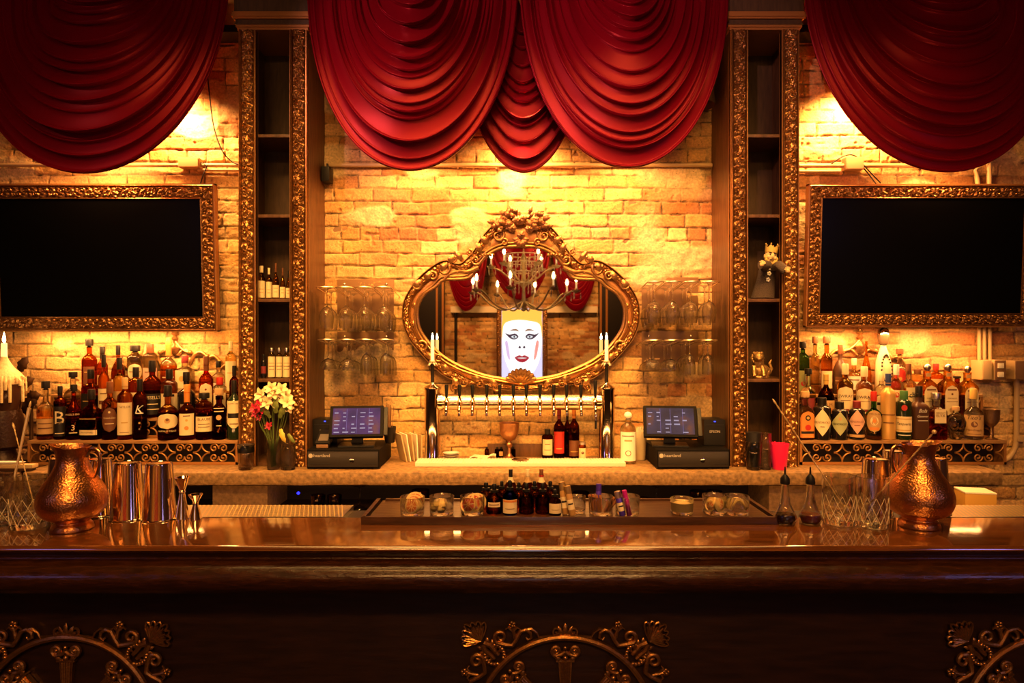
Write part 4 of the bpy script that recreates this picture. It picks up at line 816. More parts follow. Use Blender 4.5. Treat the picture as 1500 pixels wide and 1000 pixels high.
bottle(None, 920, 596, 23, 'bourbon', 'frost', 'frost', .4, 'b', 'white', [('rect', .06, .57, .94, 'white', [('#bar', .50, .7, 'brown', .016), ('#disc', .20, .30, 'brown', 0), ('#disc', .20, .23, 'white', 0, 1), ('#bar', .42, .4, 'tan', .03)])], 'pale ceramic tequila bottle with a ball stopper beside the tower and cups', None, 3.50, 500+(CZ-.9735)*F/3.50, .78, .9735)
# neighbouring bottles stand clear of one another: slim any pair that would touch
def slim_bottles():
    L = []
    for o in list(COL.objects):
        if o.parent is None and o.get('category') == 'bottle':
            b = [c for c in o.children if 'body' in c.name or 'skull' in c.name]
            if b:
                xs = [abs(v.co.x) for v in b[0].data.vertices]; ys = [abs(v.co.y) for v in b[0].data.vertices]; L.append([o, max(xs)+.0026, max(ys)+.0026, 1.0])
    for _ in range(6):
        for i in range(len(L)):
            for j in range(i+1, len(L)):
                a, b = L[i], L[j]; dx = abs(a[0].location.x-b[0].location.x); dy = abs(a[0].location.y-b[0].location.y)
                if dx > .14 or dy > .14 or abs(a[0].location.z-b[0].location.z) > .28: continue
                rx = a[1]*a[3]+b[1]*b[3]; ry = a[2]*a[3]+b[2]*b[3]; rnd = abs(a[1]-a[2]) < 1e-3 and abs(b[1]-b[2]) < 1e-3
                f = math.hypot(dx, dy)/rx if rnd else max(dx/rx, dy/ry)
                if f < 1: f = max(.86, f); a[3] *= f; b[3] *= f
    for o, _, _, s in L:
        if s < 1: o.scale = (s, s, 1)
slim_bottles()
# ================================================================ hanging glass racks
WIRE = pm('steel_wire', (.95, .85, .62), .28, metal=1); PLATE = pm('brown_steel_plate', (.26, .14, .06), .45, metal=.4)
def inv(prof, L): return [(r, -z) for r, z in prof]
def stem_glass(kind):
    """upside down stem glass hung by its foot; z=0 at the foot"""
    if kind == 'wine': p = [(.034, 0), (.034, -.002), (.012, -.006), (.004, -.016), (.0035, -.085), (.006, -.096), (.022, -.108), (.034, -.128), (.038, -.152), (.036, -.180), (.031, -.212), (.0302, -.212), (.035, -.178), (.0368, -.152), (.0328, -.130), (.020, -.110), (.001, -.100)]
    elif kind == 'coupe': p = [(.034, 0), (.034, -.002), (.010, -.006), (.004, -.014), (.0035, -.085), (.005, -.097), (.020, -.104), (.036, -.118), (.043, -.140), (.044, -.152), (.0432, -.152), (.0418, -.139), (.035, -.120), (.018, -.106), (.001, -.101)]
    else: p = [(.032, 0), (.032, -.002), (.010, -.006), (.004, -.014), (.0035, -.062), (.006, -.072), (.020, -.084), (.028, -.105), (.031, -.145), (.030, -.178), (.0292, -.178), (.0302, -.145), (.027, -.106), (.018, -.087), (.001, -.078)]
    return p
SG = {}
for kd in ('wine', 'coupe', 'flute'):
    mb = MB(); p = stem_glass(kd); mb.lathe([(.001, .0005)]+p, 20, cap=False); o = mb.build({'wine': 'wine_glass', 'coupe': 'coupe_glass', 'flute': 'cordial_glass'}[kd], CLEAR, ang=60)
    bm = bmesh.new(); bm.from_mesh(o.data); bmesh.ops.recalc_face_normals(bm, faces=bm.faces); bm.to_mesh(o.data); bm.free(); SG[kd] = o
used = set()
def rack(side, level, px0, px1, pyf, pyplate0, pyplate1, kinds, depths):
    Yp, Yf = 3.728, 3.445; sd = ('flower vase', 'puppet')[side]; lv = ('upper', 'lower')[level]
    x0, x1 = ax(px0, Yf), ax(px1, Yf); zc = az(pyf, Yf); pitch = (x1-x0)/4
    t = thing('glass_rack', ((x0+x1)/2, Yp, zc), f'{lv} wire glass rack on a brown plate, between the mirror and the {sd} tower', 'glass rack', 'wall glass racks'); ox_ = (x0+x1)/2
    pa, pb = (494, 577) if side == 0 else (940, 1023)
    pl = MB(); pl.box(ax(pa, Yp)-ox_, ax(pb, Yp)-ox_, 0, .006, az(pyplate1, Yp)-zc, az(pyplate0, Yp)-zc, bv=.002).build('back_plate', PLATE, t)
    for sx in (.13, .87):
        MB().lathe([(.006, 0), (.006, .003), (.002, .005)], 10, 0, rotM((ax(pa+(pb-pa)*sx, Yp)-ox_, -.0, az(pyplate0+7, Yp)-zc), rx=PI/2)).build('screw', STEEL, t)
    for i in range(4):
        cx = x0+pitch*(i+.5)-ox_; w = pitch*.44; y1 = Yf-Yp; pts = [(cx-w, 0, 0)]+[(cx-w, y1*k/4, 0) for k in (1, 2, 3)]+[(cx-w*math.cos(a), y1+w*.55-w*.55*math.sin(a)-w*.0, 0) for a in np.linspace(0, PI, 11)]+[(cx+w, y1*k/4, 0) for k in (3, 2, 1)]+[(cx+w, 0, 0)]
        MB().tube([(x, y, .004-.030*(1-y/y1)) for x, y, z in pts], .0034, 7).build('wire_loop', WIRE, t)
        kd = kinds[i]; n = depths[i]
        for k in range(n):
            Y = Yf+.055+.082*k; proto = SG[kd]
            o = proto if kd not in used else proto.copy()
            if kd in used: COL.objects.link(o)
            used.add(kd); o.location = (ox_+cx, Y, zc+.0085-.030*(Y-Yf)/(Yp-Yf))
            slot = ('first', 'second', 'third', 'fourth')[i if side == 0 else 3-i]; row = (('front', 'middle', 'rear') if n == 3 else ('front', 'rear'))[k]
            nm = {'wine': 'wine glass', 'coupe': 'coupe', 'flute': 'cordial glass'}[kd]
            tag(o, f'{row} upturned {nm} in the {slot} slot from the {sd} tower, {lv} rack', 'glass', 'stem glasses hanging on the wall racks')
rack(0, 0, 460, 573, 421, 409, 460, ('wine',)*4, (2, 3, 3, 3))
rack(0, 1, 462, 576, 498, 486, 544, ('coupe', 'coupe', 'flute', 'flute'), (3, 3, 3, 3))
rack(1, 0, 948, 1057, 413, 406, 454, ('wine',)*4, (3, 3, 3, 2))
rack(1, 1, 946, 1055, 499, 485, 544, ('coupe', 'coupe', 'flute', 'flute'), (3, 3, 3, 2))
# ================================================================ registers on the back counter
ZC = .9738
def pos(cx, sgn, label, scr):
    """cash drawer + tilted touch screen; sgn +1: screen turned towards +x"""
    Y = 3.335; dr = thing('cash_drawer', (cx, Y, ZC), label[0], 'cash drawer', 'cash drawers'); w = .181
    MB().box(-w, w, 0, .33, .006, .098, bv=.004).build('drawer_case', pm('bezel_black', (.006, .005, .005), .6, spec=.08), dr)
    MB().box(-w+.006, w-.006, -.006, .0, .012, .088, bv=.002).build('drawer_front', pm('drawer_black', (.02, .016, .014), .3), dr)
    for sx in (-1, 1): MB().box(min(sx*(w-.03), sx*(w-.0)), max(sx*(w-.03), sx*w), .01, .04, 0, .006).build('foot', BLACK, dr)
    MB().lathe([(.0115, 0), (.0115, .003), (.008, .004), (.001, .004)], 16, 0, rotM((.045, -.006, .045), rx=PI/2)).build('key_lock', STEEL, dr)
    mb = MB(); mb.box(-.165, -.06, -.0075, -.006, .026, .029); mb.box(.10, .17, -.0075, -.006, .026, .029); mb.build('front_slot', pm('slot_black', (.006, .005, .005), .5), dr)
    vs, fs, tw = textgeo('heartland'); mb = MB(); mb.add([(-.145+(x+tw/2)*.022, -.0068, .062+y*.022) for x, y in vs], [tuple(f) for f in fs]); n = 16
    mb.add([(-.160+.011*math.cos(2*PI*i/n), -.0068, .068+.011*math.sin(2*PI*i/n)) for i in range(n)], [tuple(range(n))]); mb.build('maker_badge', pm('badge_grey', (.45, .4, .33), .5), dr, smooth=False)
    sx = cx+sgn*scr[0]; ts = thing('touch_screen', (sx, Y+.10, ZC+.0985), label[1], 'touch screen', 'point of sale touch screens', rz=scr[1])
    MB().box(-.09, .09, -.05, .09, 0, .010, bv=.003).build('stand_base', BLACK, ts)
    MB().prism([(-.03, .01), (.03, .01), (.022, .10), (-.022, .10)], .03, .055).build('stand_neck', BLACK, ts)
    M = rotM((0, 0, .125), rx=-math.radians(28)); W, H = .135, .085
    MB().box(-W, W, -.012, .016, -H, H, 0, M, bv=.005).build('screen_bezel', pm('bezel_black', (.006, .005, .005), .6, spec=.08), ts)
    sc = MB().box(-W+.016, W-.016, -.0135, -.012, -H+.014, H-.014, 0, M).build('screen', SCR[scr[2]], ts, smooth=False)
    # order buttons drawn on the display
    mb = MB(); r = random.Random(scr[2])
    for i in range(5):
        for j in range(6):
            if r.random() < .68: x = -W+.024+i*.043; z = -H+.022+j*.021; mb.box(x, x+.010+.02*r.random(), -.0142, -.0136, z, z+.004+.003*r.random(), 0, M)
    mb.build('display_text', emitm('display_glow', (.75, .6, .8), .55), sc, smooth=False)
    mb = MB()
    for x in (-.05, .0, .062): mb.box(x, x+.0015, -.0141, -.0136, -H+.018, H-.018, 0, M)
    mb.build('display_line', emitm('display_glow2', (.5, .35, .8), .5), sc, smooth=False)
    MB().box(W+.001, W+.022, -.010, .012, -H*.9, H*.9, 0, M, bv=.004).build('card_reader', BLACK, ts)
    return dr
def screen_mat(name, c1, c2, c3, s):
    m = bpy.data.materials.new(name); N, L = nodes(m); b = N['Principled BSDF']; tc = N.new('ShaderNodeTexCoord'); n = N.new('ShaderNodeTexNoise'); n.inputs['Scale'].default_value = 9; n.inputs['Detail'].default_value = 3
    L.new(tc.outputs['Object'], n.inputs['Vector']); cr = N.new('ShaderNodeValToRGB'); cr.color_ramp.elements[0].color = (*c1, 1); cr.color_ramp.elements[0].position = .35; cr.color_ramp.elements[1].color = (*c3, 1); cr.color_ramp.elements[1].position = .68
    e = cr.color_ramp.elements.new(.52); e.color = (*c2, 1); L.new(n.outputs[0], cr.inputs[0]); L.new(cr.outputs[0], b.inputs['Emission Color']); b.inputs['Emission Strength'].default_value = s; b.inputs['Base Color'].default_value = (.01, .01, .012, 1); b.inputs['Roughness'].default_value = .5; b.inputs['Specular IOR Level'].default_value = .05; return m
SCR = {1: screen_mat('violet_display', (.03, .012, .14), (.10, .03, .22), (.35, .10, .06), .55), 2: screen_mat('blue_display', (.012, .02, .07), (.05, .05, .14), (.35, .10, .05), .45)}
pos(ax(502.5, 3.335), 1, ('black cash drawer on the stone counter beside the flower vase tower', 'black touch screen with violet display on the drawer beside the flower side'), (.045, .14, 1))
pos(ax(1015.5, 3.335), -1, ('black cash drawer on the stone counter beside the tower with the puppet', 'black touch screen with blue display on the drawer beside the puppet tower'), (.092, -.14, 2))
def printer(px, Y, label, w=.075, h=.13, rz=0):
    t = thing('receipt_printer', (ax(px, Y), Y, ZC+.0985), label, 'receipt printer', 'receipt printers', rz)
    MB().box(-w, w, 0, .13, 0, h, bv=.006).build('printer_body', BLACK, t); MB().box(-w+.008, w-.008, -.002, .001, h-.03, h-.026).build('paper_slot', pm('slot_black', (.006, .005, .005), .5), t)
    MB().box(-.004, .004, -.002, .001, h-.012, h-.007).build('blue_light', emitm('blue_indicator', (.03, .05, 1), 5), t)
    vs, fs, tw = textgeo('EPSON'); MB().add([(x*.018, -.0012, h*.5+y*.018) for x, y in vs], [tuple(f) for f in fs]).build('maker_badge', pm('badge_grey', (.45, .4, .33), .5), t, smooth=False)
    return t
printer(476, 3.50, 'black receipt printer with a blue light behind the card terminal, flower side', .065)
printer(1047, 3.45, 'black receipt printer with a blue light standing on the puppet side drawer', .056, .135)
t = thing('card_terminal', (ax(474, 3.40), 3.385, ZC+.0985), 'small black card terminal with a lit slot beside the violet touch screen', 'card terminal'); M = rotM((0, 0, .002), rx=-.5)
MB().box(-.036, .036, 0, .11, 0, .03, 0, rotM((0, 0, .0), rx=.55), bv=.006).build('terminal_body', BLACK, t); MB().box(-.03, .03, -.012, 0, 0, .022, bv=.004).build('front_lip', pm('bronze_plastic', (.25, .14, .07), .3, metal=.4), t)
MB().box(-.024, .024, -.002+.02, .07, .0305, .032, 0, rotM(rx=.55)).build('keypad', pm('keypad_grey', (.12, .1, .09), .5), t)
# folded menus leaning beside the registers
t = thing('folded_menus', (ax(602, 3.58), 3.58, ZC), 'stack of folded cream menus leaning beside the flower side beer column', 'menus')
for i in range(5):
    M = rotM((-.040+.018*i, .012*i, .001), ry=-.22+.055*i, rz=.5); MB().box(-.003, .003, -.055, .055, 0, .150-.004*i, 0, M).build('menu_card', CREAM if i % 2 else pm('tan_menu', (.55, .38, .18), .6), t)
def cup_of(name, px, Y, w0, w1, h, mat, label, cat, n=9, sc=None, sl=.19, sr=.0016, zb=None, spread=.35, seed=1):
    t = thing(name, (ax(px, Y), Y, zb or ZC), label, cat); mb = MB(); mb.lathe([(w0*.9, 0), (w0, .004), (w1, h), (w1-.002, h), (w0-.002, .006), (.001, .006)], 24, cap=False); mb.build('cup', mat, t, ang=60)
    r = random.Random(seed)
    for i in range(n):
        a = r.random()*2*PI; q = w0*.55*math.sqrt(r.random()); lean = spread*(.3+.7*r.random())*w1/h*1.2; p0 = Vector((q*math.cos(a), q*math.sin(a), .008)); p1 = p0+Vector((math.cos(a)*lean*sl*.5, math.sin(a)*lean*sl*.5, sl*(.88+.12*r.random())))
        MB().tube([p0, p1], sr, 6).build('straw', sc, t)
    return t
STRAWB = pm('black_straw', (.012, .010, .010), .4)
cup_of('straw_cup', 571, 3.56, .026, .034, .085, BLACKM, 'dark cup of thin brown picks and straws behind the violet touch screen', 'cup', 12, pm('brown_straw', (.22, .11, .05), .5), .20, .0017, seed=3, zb=ZC+.099)
cup_of('straw_cup', 1004, 3.70-.0, .028, .036, .10, BLACKM, 'dark cup of brown sticks behind the blue touch screen', 'cup', 14, pm('brown_straw', (.22, .11, .05), .5), .24, .0017, seed=4)
cup_of('napkin_cup', 938, 3.60, .026, .036, .155, pm('cream_cup', (.80, .68, .42), .5), 'tall cream cup stuffed with pale straws beside the ceramic tequila bottle', 'cup', 8, CREAM, .17, .003, seed=5)
# glasses and flowers at the tower feet
def tumbler(name, px, Y, rb, rt, h, label, mat=CLEAR, grp=None, zb=None, fl=.012, ribs=0, cat='glass', th=.002):
    t = thing(name, (ax(px, Y), Y, zb or ZC), label, cat, grp); mb = MB(); mb.lathe([(rb*.93, 0), (rb, .003), (rb+(rt-rb)*.5, h*.5), (rt, h-.001), (rt-th*.5, h), (rt-th, h-.001), (rb+(rt-rb)*.5-th, h*.5), (rb-th, fl+.003), (rb*.6, fl), (.001, fl)], 28, cap=False)
    mb.f.append(tuple(reversed(range(28)))); mb.m.append(0)
    mb.build('glass_wall', mat, t, ang=50)
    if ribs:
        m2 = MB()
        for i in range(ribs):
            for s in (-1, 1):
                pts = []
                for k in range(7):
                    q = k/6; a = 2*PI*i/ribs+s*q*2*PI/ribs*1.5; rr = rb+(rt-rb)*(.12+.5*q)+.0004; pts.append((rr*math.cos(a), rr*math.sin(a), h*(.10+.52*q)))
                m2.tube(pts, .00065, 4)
        m2.build('cut_pattern', pm('cut_facet_glint', (.95, .80, .50), .3), t)  # pale line colour paints in the light that cut facets catch
    return t
def fill(t, r0, r1, z0, z1, mat, name='drink'): return MB().lathe([(r0, z0), (r1, z1)], 24).build(name, mat, t)
g = tumbler('straw_glass', 360, 3.335, .034, .042, .125, 'clear tumbler with black straws at the whiskey end of the flower tower')
fill(g, .0385, .0395, .085, .122, BLACKM, 'black_straws_bundle')
# flower vase
t = thing('flower_vase', (ax(401, 3.345), 3.345, ZC), 'clear glass vase of cream and crimson lilies at the foot of the tower', 'vase of flowers')
MB().lathe([(.030, 0), (.032, .004), (.034, .15), (.0335, .15), (.031, .008), (.001, .008)], 26, cap=False).build('vase_glass', CLEAR, t, ang=60)
MB().lathe([(.029, .009), (.030, .10)], 22).build('vase_water', glassm('vase_water', (.75, .72, .45), 0, 1.33), t) if False else None
GREEN = pm('stem_green', (.10, .15, .03), .5); LEAFG = pm('leaf_green', (.16, .20, .04), .45, var=.3); PCR = pm('cream_petal', (.85, .70, .36), .5); PCM = pm('crimson_petal', (.55, .015, .06), .5); PYG = pm('yellow_leaf', (.62, .45, .07), .5)
r = random.Random(12)
def petal(mb, M, l, w, curl, mi=0):
    P = []
    for i in range(6):
        s = i/5; ww = w*math.sin(PI*min(1, .1+.85*s))**.8; P.append([M @ Vector((l*s*.92, q*ww, curl*l*s*s+abs(q)*ww*.35)) for q in (-1, -.4, .4, 1)])
    mb.grid(np.array([[list(p) for p in row] for row in P]), mi)
def flower(parent, p, d, mat, R, n=6, nm='lily_bloom'):
    z = Vector(d).normalized(); x = z.cross(Vector((.3, .2, 1))).normalized(); y = z.cross(x); B = Matrix((x, y, z)).transposed().to_4x4(); mb = MB()
    for i in range(n):
        M = Matrix.Translation(p) @ B @ Matrix.Rotation(2*PI*i/n+.2, 4, 'Z') @ Matrix.Rotation(-.55-.25*(i % 2), 4, 'Y'); petal(mb, M, R, R*.30, -.25)
    for i in range(5): a = 2*PI*i/5; q = Matrix.Translation(p) @ B; mb.tube([q @ Vector((0, 0, 0)), q @ Vector((R*.12*math.cos(a), R*.12*math.sin(a), R*.75))], .0008, 4, 1)
    return mb.build(nm, [mat, pm('stamen', (.35, .12, .03), .6)], parent, ang=80)
for px, py, mat, R, dx in ((384, 579, PCR, .046, -.5), (392, 590, PCR, .045, -.2), (401, 575, PCR, .046, .1), (400, 587, PCR, .050, .1), (398, 569, PCR, .040, 0), (417, 581, PCR, .046, .5), (420, 590, PCR, .045, .6), (412, 571, PCR, .042, .3), (374, 598, PCM, .034, -.8), (381, 594, PCM, .034, -.5), (376, 605, PCM, .032, -.7), (384, 600, PCM, .03, -.2), (381, 612, PCM, .022, -.4), (394, 624, PCM, .026, -.1), (422, 598, PCR, .034, .6)):
    p = at(px, py, 3.295+r.random()*.05)-t.location
    flower(t, p, (dx, -1.0, .45), mat, R, nm='lily_bloom' if mat is PCR else 'crimson_bloom')
    MB().tube(catmull([(r.uniform(-.012, .012), r.uniform(-.012, .012), .012), (p.x*.3, p.y*.3, .14), (p.x*.75, p.y+.012, p.z*.75), (p.x, p.y+.005, p.z)], 5, False), .0014, 5).build('stem', GREEN, t)
for px, py, a, l, mt in ((392, 607, 2.3, .085, LEAFG), (409, 612, 1.1, .085, LEAFG), (415, 605, 1.0, .08, LEAFG), (404, 605, 1.5, .09, LEAFG), (411, 628, -1.2, .075, PYG), (422, 635, -.9, .06, LEAFG), (396, 612, 2.0, .07, LEAFG), (419, 598, .9, .06, PYG)):
    p = at(px, py, 3.31)-t.location; mb = MB(); leaf(mb, (0, 0), a, l, l*.17, .25); mb.build('leaf', mt, t, (p.x, p.y, p.z))
tumbler('tall_glass', 422, 3.335, .034, .038, .122, 'tall clear glass standing against the flower vase', CLEAR)
g = tumbler('straw_tumbler', 1104, 3.33, .034, .041, .14, 'tall tumbler packed with black straws at the foot of the puppet tower')
fill(g, .030, .0385, .016, .185, STRAWB, 'black_straws_bundle')
tumbler('clear_tumbler', 1121, 3.34, .028, .030, .18, 'tall clear cylinder glass between the black straws and the red cup', CLEAR)
RED = pm('red_plastic', (.80, .012, .05), .3, emit=(1, .03, .08), estr=.12)
t = thing('red_cup', (ax(1142, 3.335), 3.335, ZC), 'bright red plastic cup at the foot of the puppet tower', 'cup'); mb = MB(); mb.lathe([(.030, 0), (.032, .003), (.042, .098), (.046, .128), (.0445, .128), (.040, .098), (.030, .006), (.001, .006)], 28, cap=False).build('cup_wall', RED, t, ang=60)
mb = MB(); r = random.Random(3)
for i in range(10): a = 2*PI*i/10; mb.tube([(.02*math.cos(a), .02*math.sin(a), .01), (.036*math.cos(a), .036*math.sin(a), .126+.012*r.random())], .004, 6)
mb.build('red_straws', RED, t)
# ================================================================ objects under the taps
t = thing('copper_chalice', (ax(746, 3.63), 3.63, ZC), 'wide copper chalice on the counter under the taps', 'chalice'); k = 3.63/F
BRONZ = pm('aged_copper', (.45, .22, .10), .3, metal=.9, bump=.25, bscale=120)
MB().lathe([(3*k, 26*k), (9*k, 29*k), (13*k, 36*k), (14.3*k, 46*k), (14.8*k, 52*k), (15.2*k, 53*k), (14*k, 52*k), (13.3*k, 46*k), (11*k, 36*k), (.001, 31*k)], 26, cap=False).build('bowl', BRONZ, t)
MB().lathe([(9*k, 0), (9.3*k, 1.5*k), (5*k, 4*k), (2.6*k, 9*k), (2.2*k, 16*k), (4.5*k, 19*k), (5*k, 22*k), (3*k, 25*k), (3.2*k, 27*k)], 20).build('stem', BRONZ, t)
for px, dsc in ((713, 'small dark vial at the outer end of the row behind the chalice'), (728, 'small dark vial in the row just beside the chalice'), (734, 'small dark vial touching its neighbour behind the chalice stem'), (752, 'small dark vial on the wine bottle side of the chalice stem')):
    bottle(None, px, 652, 6.5, 'apoth', 'brown', 'brown', .5, 's', 'black', [('rect', .15, .6, .8, 'tan', [])] if px in (734,) else [], dsc, 'vials behind the chalice', 3.68, 667, .8, ZC, name='vial', cat='vial')
o = MB().box(ax(714, 3.70), ax(797, 3.70), 3.695, 3.715, ZC, az(650, 3.70), bv=.003).build('brown_board_strip', PANELW); tag(o, 'low brown board leaning on bricks behind the chalice', 'board')
t = thing('folded_cloth', (ax(707, 3.58), 3.60, ZC), 'folded white cloth lying behind the drip tray near the chalice', 'cloth'); mb = MB()
P = np.array([[((i/10-.5)*.14, (j/6-.5)*.07, .012+.010*math.sin(i*.9+j)+.008*(i/10)) for j in range(7)] for i in range(11)]); mb.grid(P); P2 = P.copy(); P2[..., 2] = .0; mb.grid(P2[:, ::-1]); mb.build('cloth_folds', pm('white_cloth', (.78, .68, .48), .8), t)
t = thing('saucer', (ax(661, 3.62), 3.62, ZC), 'small stack of saucers behind the drip tray beside the flower side column', 'saucers')
for i in range(3): MB().lathe([(.02, .012*i), (.042, .012*i+.010), (.044, .012*i+.012), (.02, .012*i+.006), (.001, .012*i+.005)], 24, cap=False).build('saucer_plate', WHITE, t)
t = thing('glass_jar', (ax(853, 3.60), 3.60, ZC), 'small lidded jar with picture label beside the wine bottles', 'jar'); MB().lathe([(.019, 0), (.020, .002), (.020, .075), (.016, .082)], 20).build('jar_body', GL['amber'], t); label_mesh('label', t, .020, 2, .1, ('rect', .1, .65, .9, 'cream', [('#disc', .4, .3, 'brown', 0)])); MB().lathe([(.018, .082), (.018, .096), (.016, .097)], 18).build('lid', capm('steel'), t)
# ================================================================ figures in the tower by the red cup
t = thing('crowned_puppet', (ax(1117, 3.475), 3.475, az(437, 3.42)+.006), 'bearded crowned hand puppet in a dark robe leaning on the tower shelf', 'puppet'); k = 3.47/F
ROBE = pm('dark_tweed_robe', (.085, .060, .045), .9, bump=.5, bscale=260, var=.4); FACE = pm('painted_yellow_face', (.78, .58, .26), .45, var=.1); GOLDP = pm('gold_paint', (.72, .50, .12), .4)
rob = MB(); prof = [(17*k, 0), (16.5*k, 3*k), (14.5*k, 18*k), (12.5*k, 32*k), (12.5*k, 40*k), (10*k, 46*k), (5*k, 49*k)]
rob.lathe(prof, 24, sy=.62); rob.v = [(x+.17*z, y, z) for x, y, z in rob.v]; rob.build('robe', ROBE, t)
for sx, e in ((-1, (-16, 45)), (1, (20, 36))):
    mb = MB(); mb.tube([((7+sx*6)*k, -3*k, 43*k), ((3.5+sx*8)*k, -31*k, 45*k), (e[0]*k, -35*k, e[1]*k)], [5*k, 6.2*k, 6.4*k], 12); mb.build('sleeve', ROBE, t)
    hd = MB(); hx, hz = e[0]*k+sx*0*k, e[1]*k; hd.ball((hx, -41*k, hz), 3.4*k, 10, sc=(1, .6, 1))
    for i in range(4): a = PI/2+(i-1.5)*.5; hd.tube([(hx+1.5*k*math.cos(a), -41.5*k, hz+1.5*k*math.sin(a)), (hx+5.2*k*math.cos(a), -42*k, hz+5.2*k*math.sin(a))], [1.2*k, .9*k], 6)
    hd.tube([(hx-sx*2*k, -41.5*k, hz), (hx-sx*4.6*k, -42*k, hz+1.8*k)], [1.2*k, .9*k], 6); hd.build('hand', FACE, t)
HM = rotM((11*k, -1*k, 60*k), ry=.16)
hd = MB(); hd.ball((0, 0, 0), 9.5*k, 18, sc=(.92, .95, 1.12), M=HM); hd.ball((0, -9*k, -1*k), 2.1*k, 8, sc=(.9, 1.2, 1.2), M=HM)
for sx in (-1, 1): hd.ball((sx*5*k, -6.6*k, -1.5*k), 2.6*k, 8, M=HM); hd.ball((sx*8.9*k, 0, 0), 2.2*k, 8, sc=(.5, .8, 1.2), M=HM)
hd.build('head', FACE, t)
ey = MB()
for sx in (-1, 1): ey.ball((sx*3.4*k, -8.2*k, 2.4*k), 1.1*k, 8, M=HM); ey.tube([HM @ Vector((sx*1.6*k, -8.6*k, 4.4*k)), HM @ Vector((sx*5.2*k, -7.8*k, 5*k))], .6*k, 5)
ey.tube([HM @ Vector((-3*k, -8.6*k, -4.8*k)), HM @ Vector((0, -9.3*k, -5.6*k)), HM @ Vector((3*k, -8.6*k, -4.8*k))], .6*k, 5); ey.build('painted_features', pm('dark_paint', (.05, .02, .01), .5), t)
bd = MB()
for i in range(9):
    a = -PI*.06-PI*.88*i/8; bd.ball((8.2*k*math.cos(a), -5*k, -1*k+8.6*k*math.sin(a)), 2.6*k, 8, M=HM)
bd.build('beard', GOLDP, t)
cr = MB(); n = 24; P = []
for i in range(n): a = 2*PI*i/n; hgt = 13*k+(4.5*k if i % 4 == 0 else (1.5*k if i % 2 else 0)); P.append([(8.6*k*math.cos(a), 8.6*k*math.sin(a), 6*k), (8.9*k*math.cos(a), 8.9*k*math.sin(a), 9*k), (9.4*k*math.cos(a), 9.4*k*math.sin(a), hgt)])
cr.grid(np.array([[list(HM @ Vector(p)) for p in row] for row in P]), closeu=True)
for i in range(0, n, 4): a = 2*PI*i/n; cr.ball((9.4*k*math.cos(a), 9.4*k*math.sin(a), 18*k), 1.2*k, 6, M=HM)
cr.build('crown', GOLDP, t)
for i, (x, z) in enumerate(((8, 43), (6, 35), (4, 26))):
    mb = MB()
    for j in range(5): a = 2*PI*j/5; mb.ball((x*k+2*k*math.cos(a), (-9.2-(44-z)*.08)*k, z*k+2*k*math.sin(a)), 1.5*k, 6, sc=(1, .5, 1))
    mb.build('white_robe_flower', WHITE, t)
t = thing('gilt_beast_figurine', (ax(1113, 3.48), 3.48, az(555, 3.42)+.0005), 'gilt crouching animal figurine on the lower shelf of the puppet tower', 'figurine'); k = 3.48/F
GO = pm('worn_gold_figure', (.55, .33, .12), .3, metal=.8, bump=.5, bscale=160)
mb = MB(); mb.lathe([(13*k, 0), (14*k, 2*k), (13*k, 4*k)], 20, sy=.7); mb.ball((2*k, 0, 12*k), 10*k, 14, sc=(1.2, .8, .9)); mb.ball((-3*k, -2*k, 22*k), 8*k, 14, sc=(1, .9, 1)); mb.ball((-5*k, -8*k, 31*k), 7.5*k, 14, sc=(1, .95, .9)); mb.ball((-6*k, -14*k, 29*k), 4*k, 10, sc=(1, 1, .75)); mb.ball((10*k, 0, 10*k), 7*k, 12, sc=(.9, .8, 1))
for sx in (-1, 1): mb.tube([(-5*k+sx*6*k, -6*k, 18*k), (-5*k+sx*7*k, -10*k, 9*k), (-5*k+sx*7*k, -12*k, 4*k)], [3.4*k, 2.6*k, 3*k], 10); mb.ball((-5*k+sx*5.5*k, -6*k, 37*k), 2.4*k, 8)
mb.tube([(14*k, 0, 8*k), (18*k, 2*k, 14*k), (15*k, 2*k, 22*k), (18*k, 2*k, 27*k)], [2.5*k, 2.2*k, 2*k, 1*k], 8)
bm_ = mb.build('animal_body', GO, t)
mn = MB(); r = random.Random(8)
for i in range(26): a = 2*PI*i/26; mn.ball((-5*k+8*k*math.cos(a), -6*k+r.uniform(0, 5)*k, 30*k+7.5*k*math.sin(a)), 2.1*k, 6)
mn.build('curly_mane', GO, t)
# ================================================================ wall scroll crests behind the bottles
SCM = pm('dark_gilt_metal', (.42, .22, .07), .3, metal=.6)
def crest(px, py, wd, ht, label, arcs):
    Y = 3.728; t = thing('scroll_crest', (ax(px, Y), Y, az(py, Y)), label, 'wall ornament', 'arched scroll crests on the brick'); k = Y/F
    MB().box(-wd/2*k, wd/2*k, -.004, .008, -86*k, -20*k).build('crest_glass', MIR, t) if False else None
    for sx in (-1, 1):
        for x0, z0, x1, z1, bow, w in arcs:
            P = []
            for i in range(17):
                q = i/16; x = x0+(x1-x0)*q; z = z0+(z1-z0)*q+bow*math.sin(PI*q); P.append((sx*x*k, -.012, z*k))
            MB().tube(P, w*k, 8).build('scroll_band', SCM, t)
            MB().ball((sx*x1*k, -.012, z1*k), w*1.7*k, 8).build('scroll_end', SCM, t)
    mb = MB(); mb.lathe([(1.5*k, -4*k), (5*k, 0), (2*k, 4*k), (5*k, 7*k), (4*k, 10*k), (1.5*k, 12*k), (2.5*k, 14*k), (.001, 18*k)], 12, M=Matrix.Translation((0, -.014, 0))); mb.build('finial', SCM, t)
    mb = MB(); leaf(mb, (0, -4*k), -PI/2, 22*k, 7*k, .15, -.012); mb.build('drop_leaf', GILT, t)
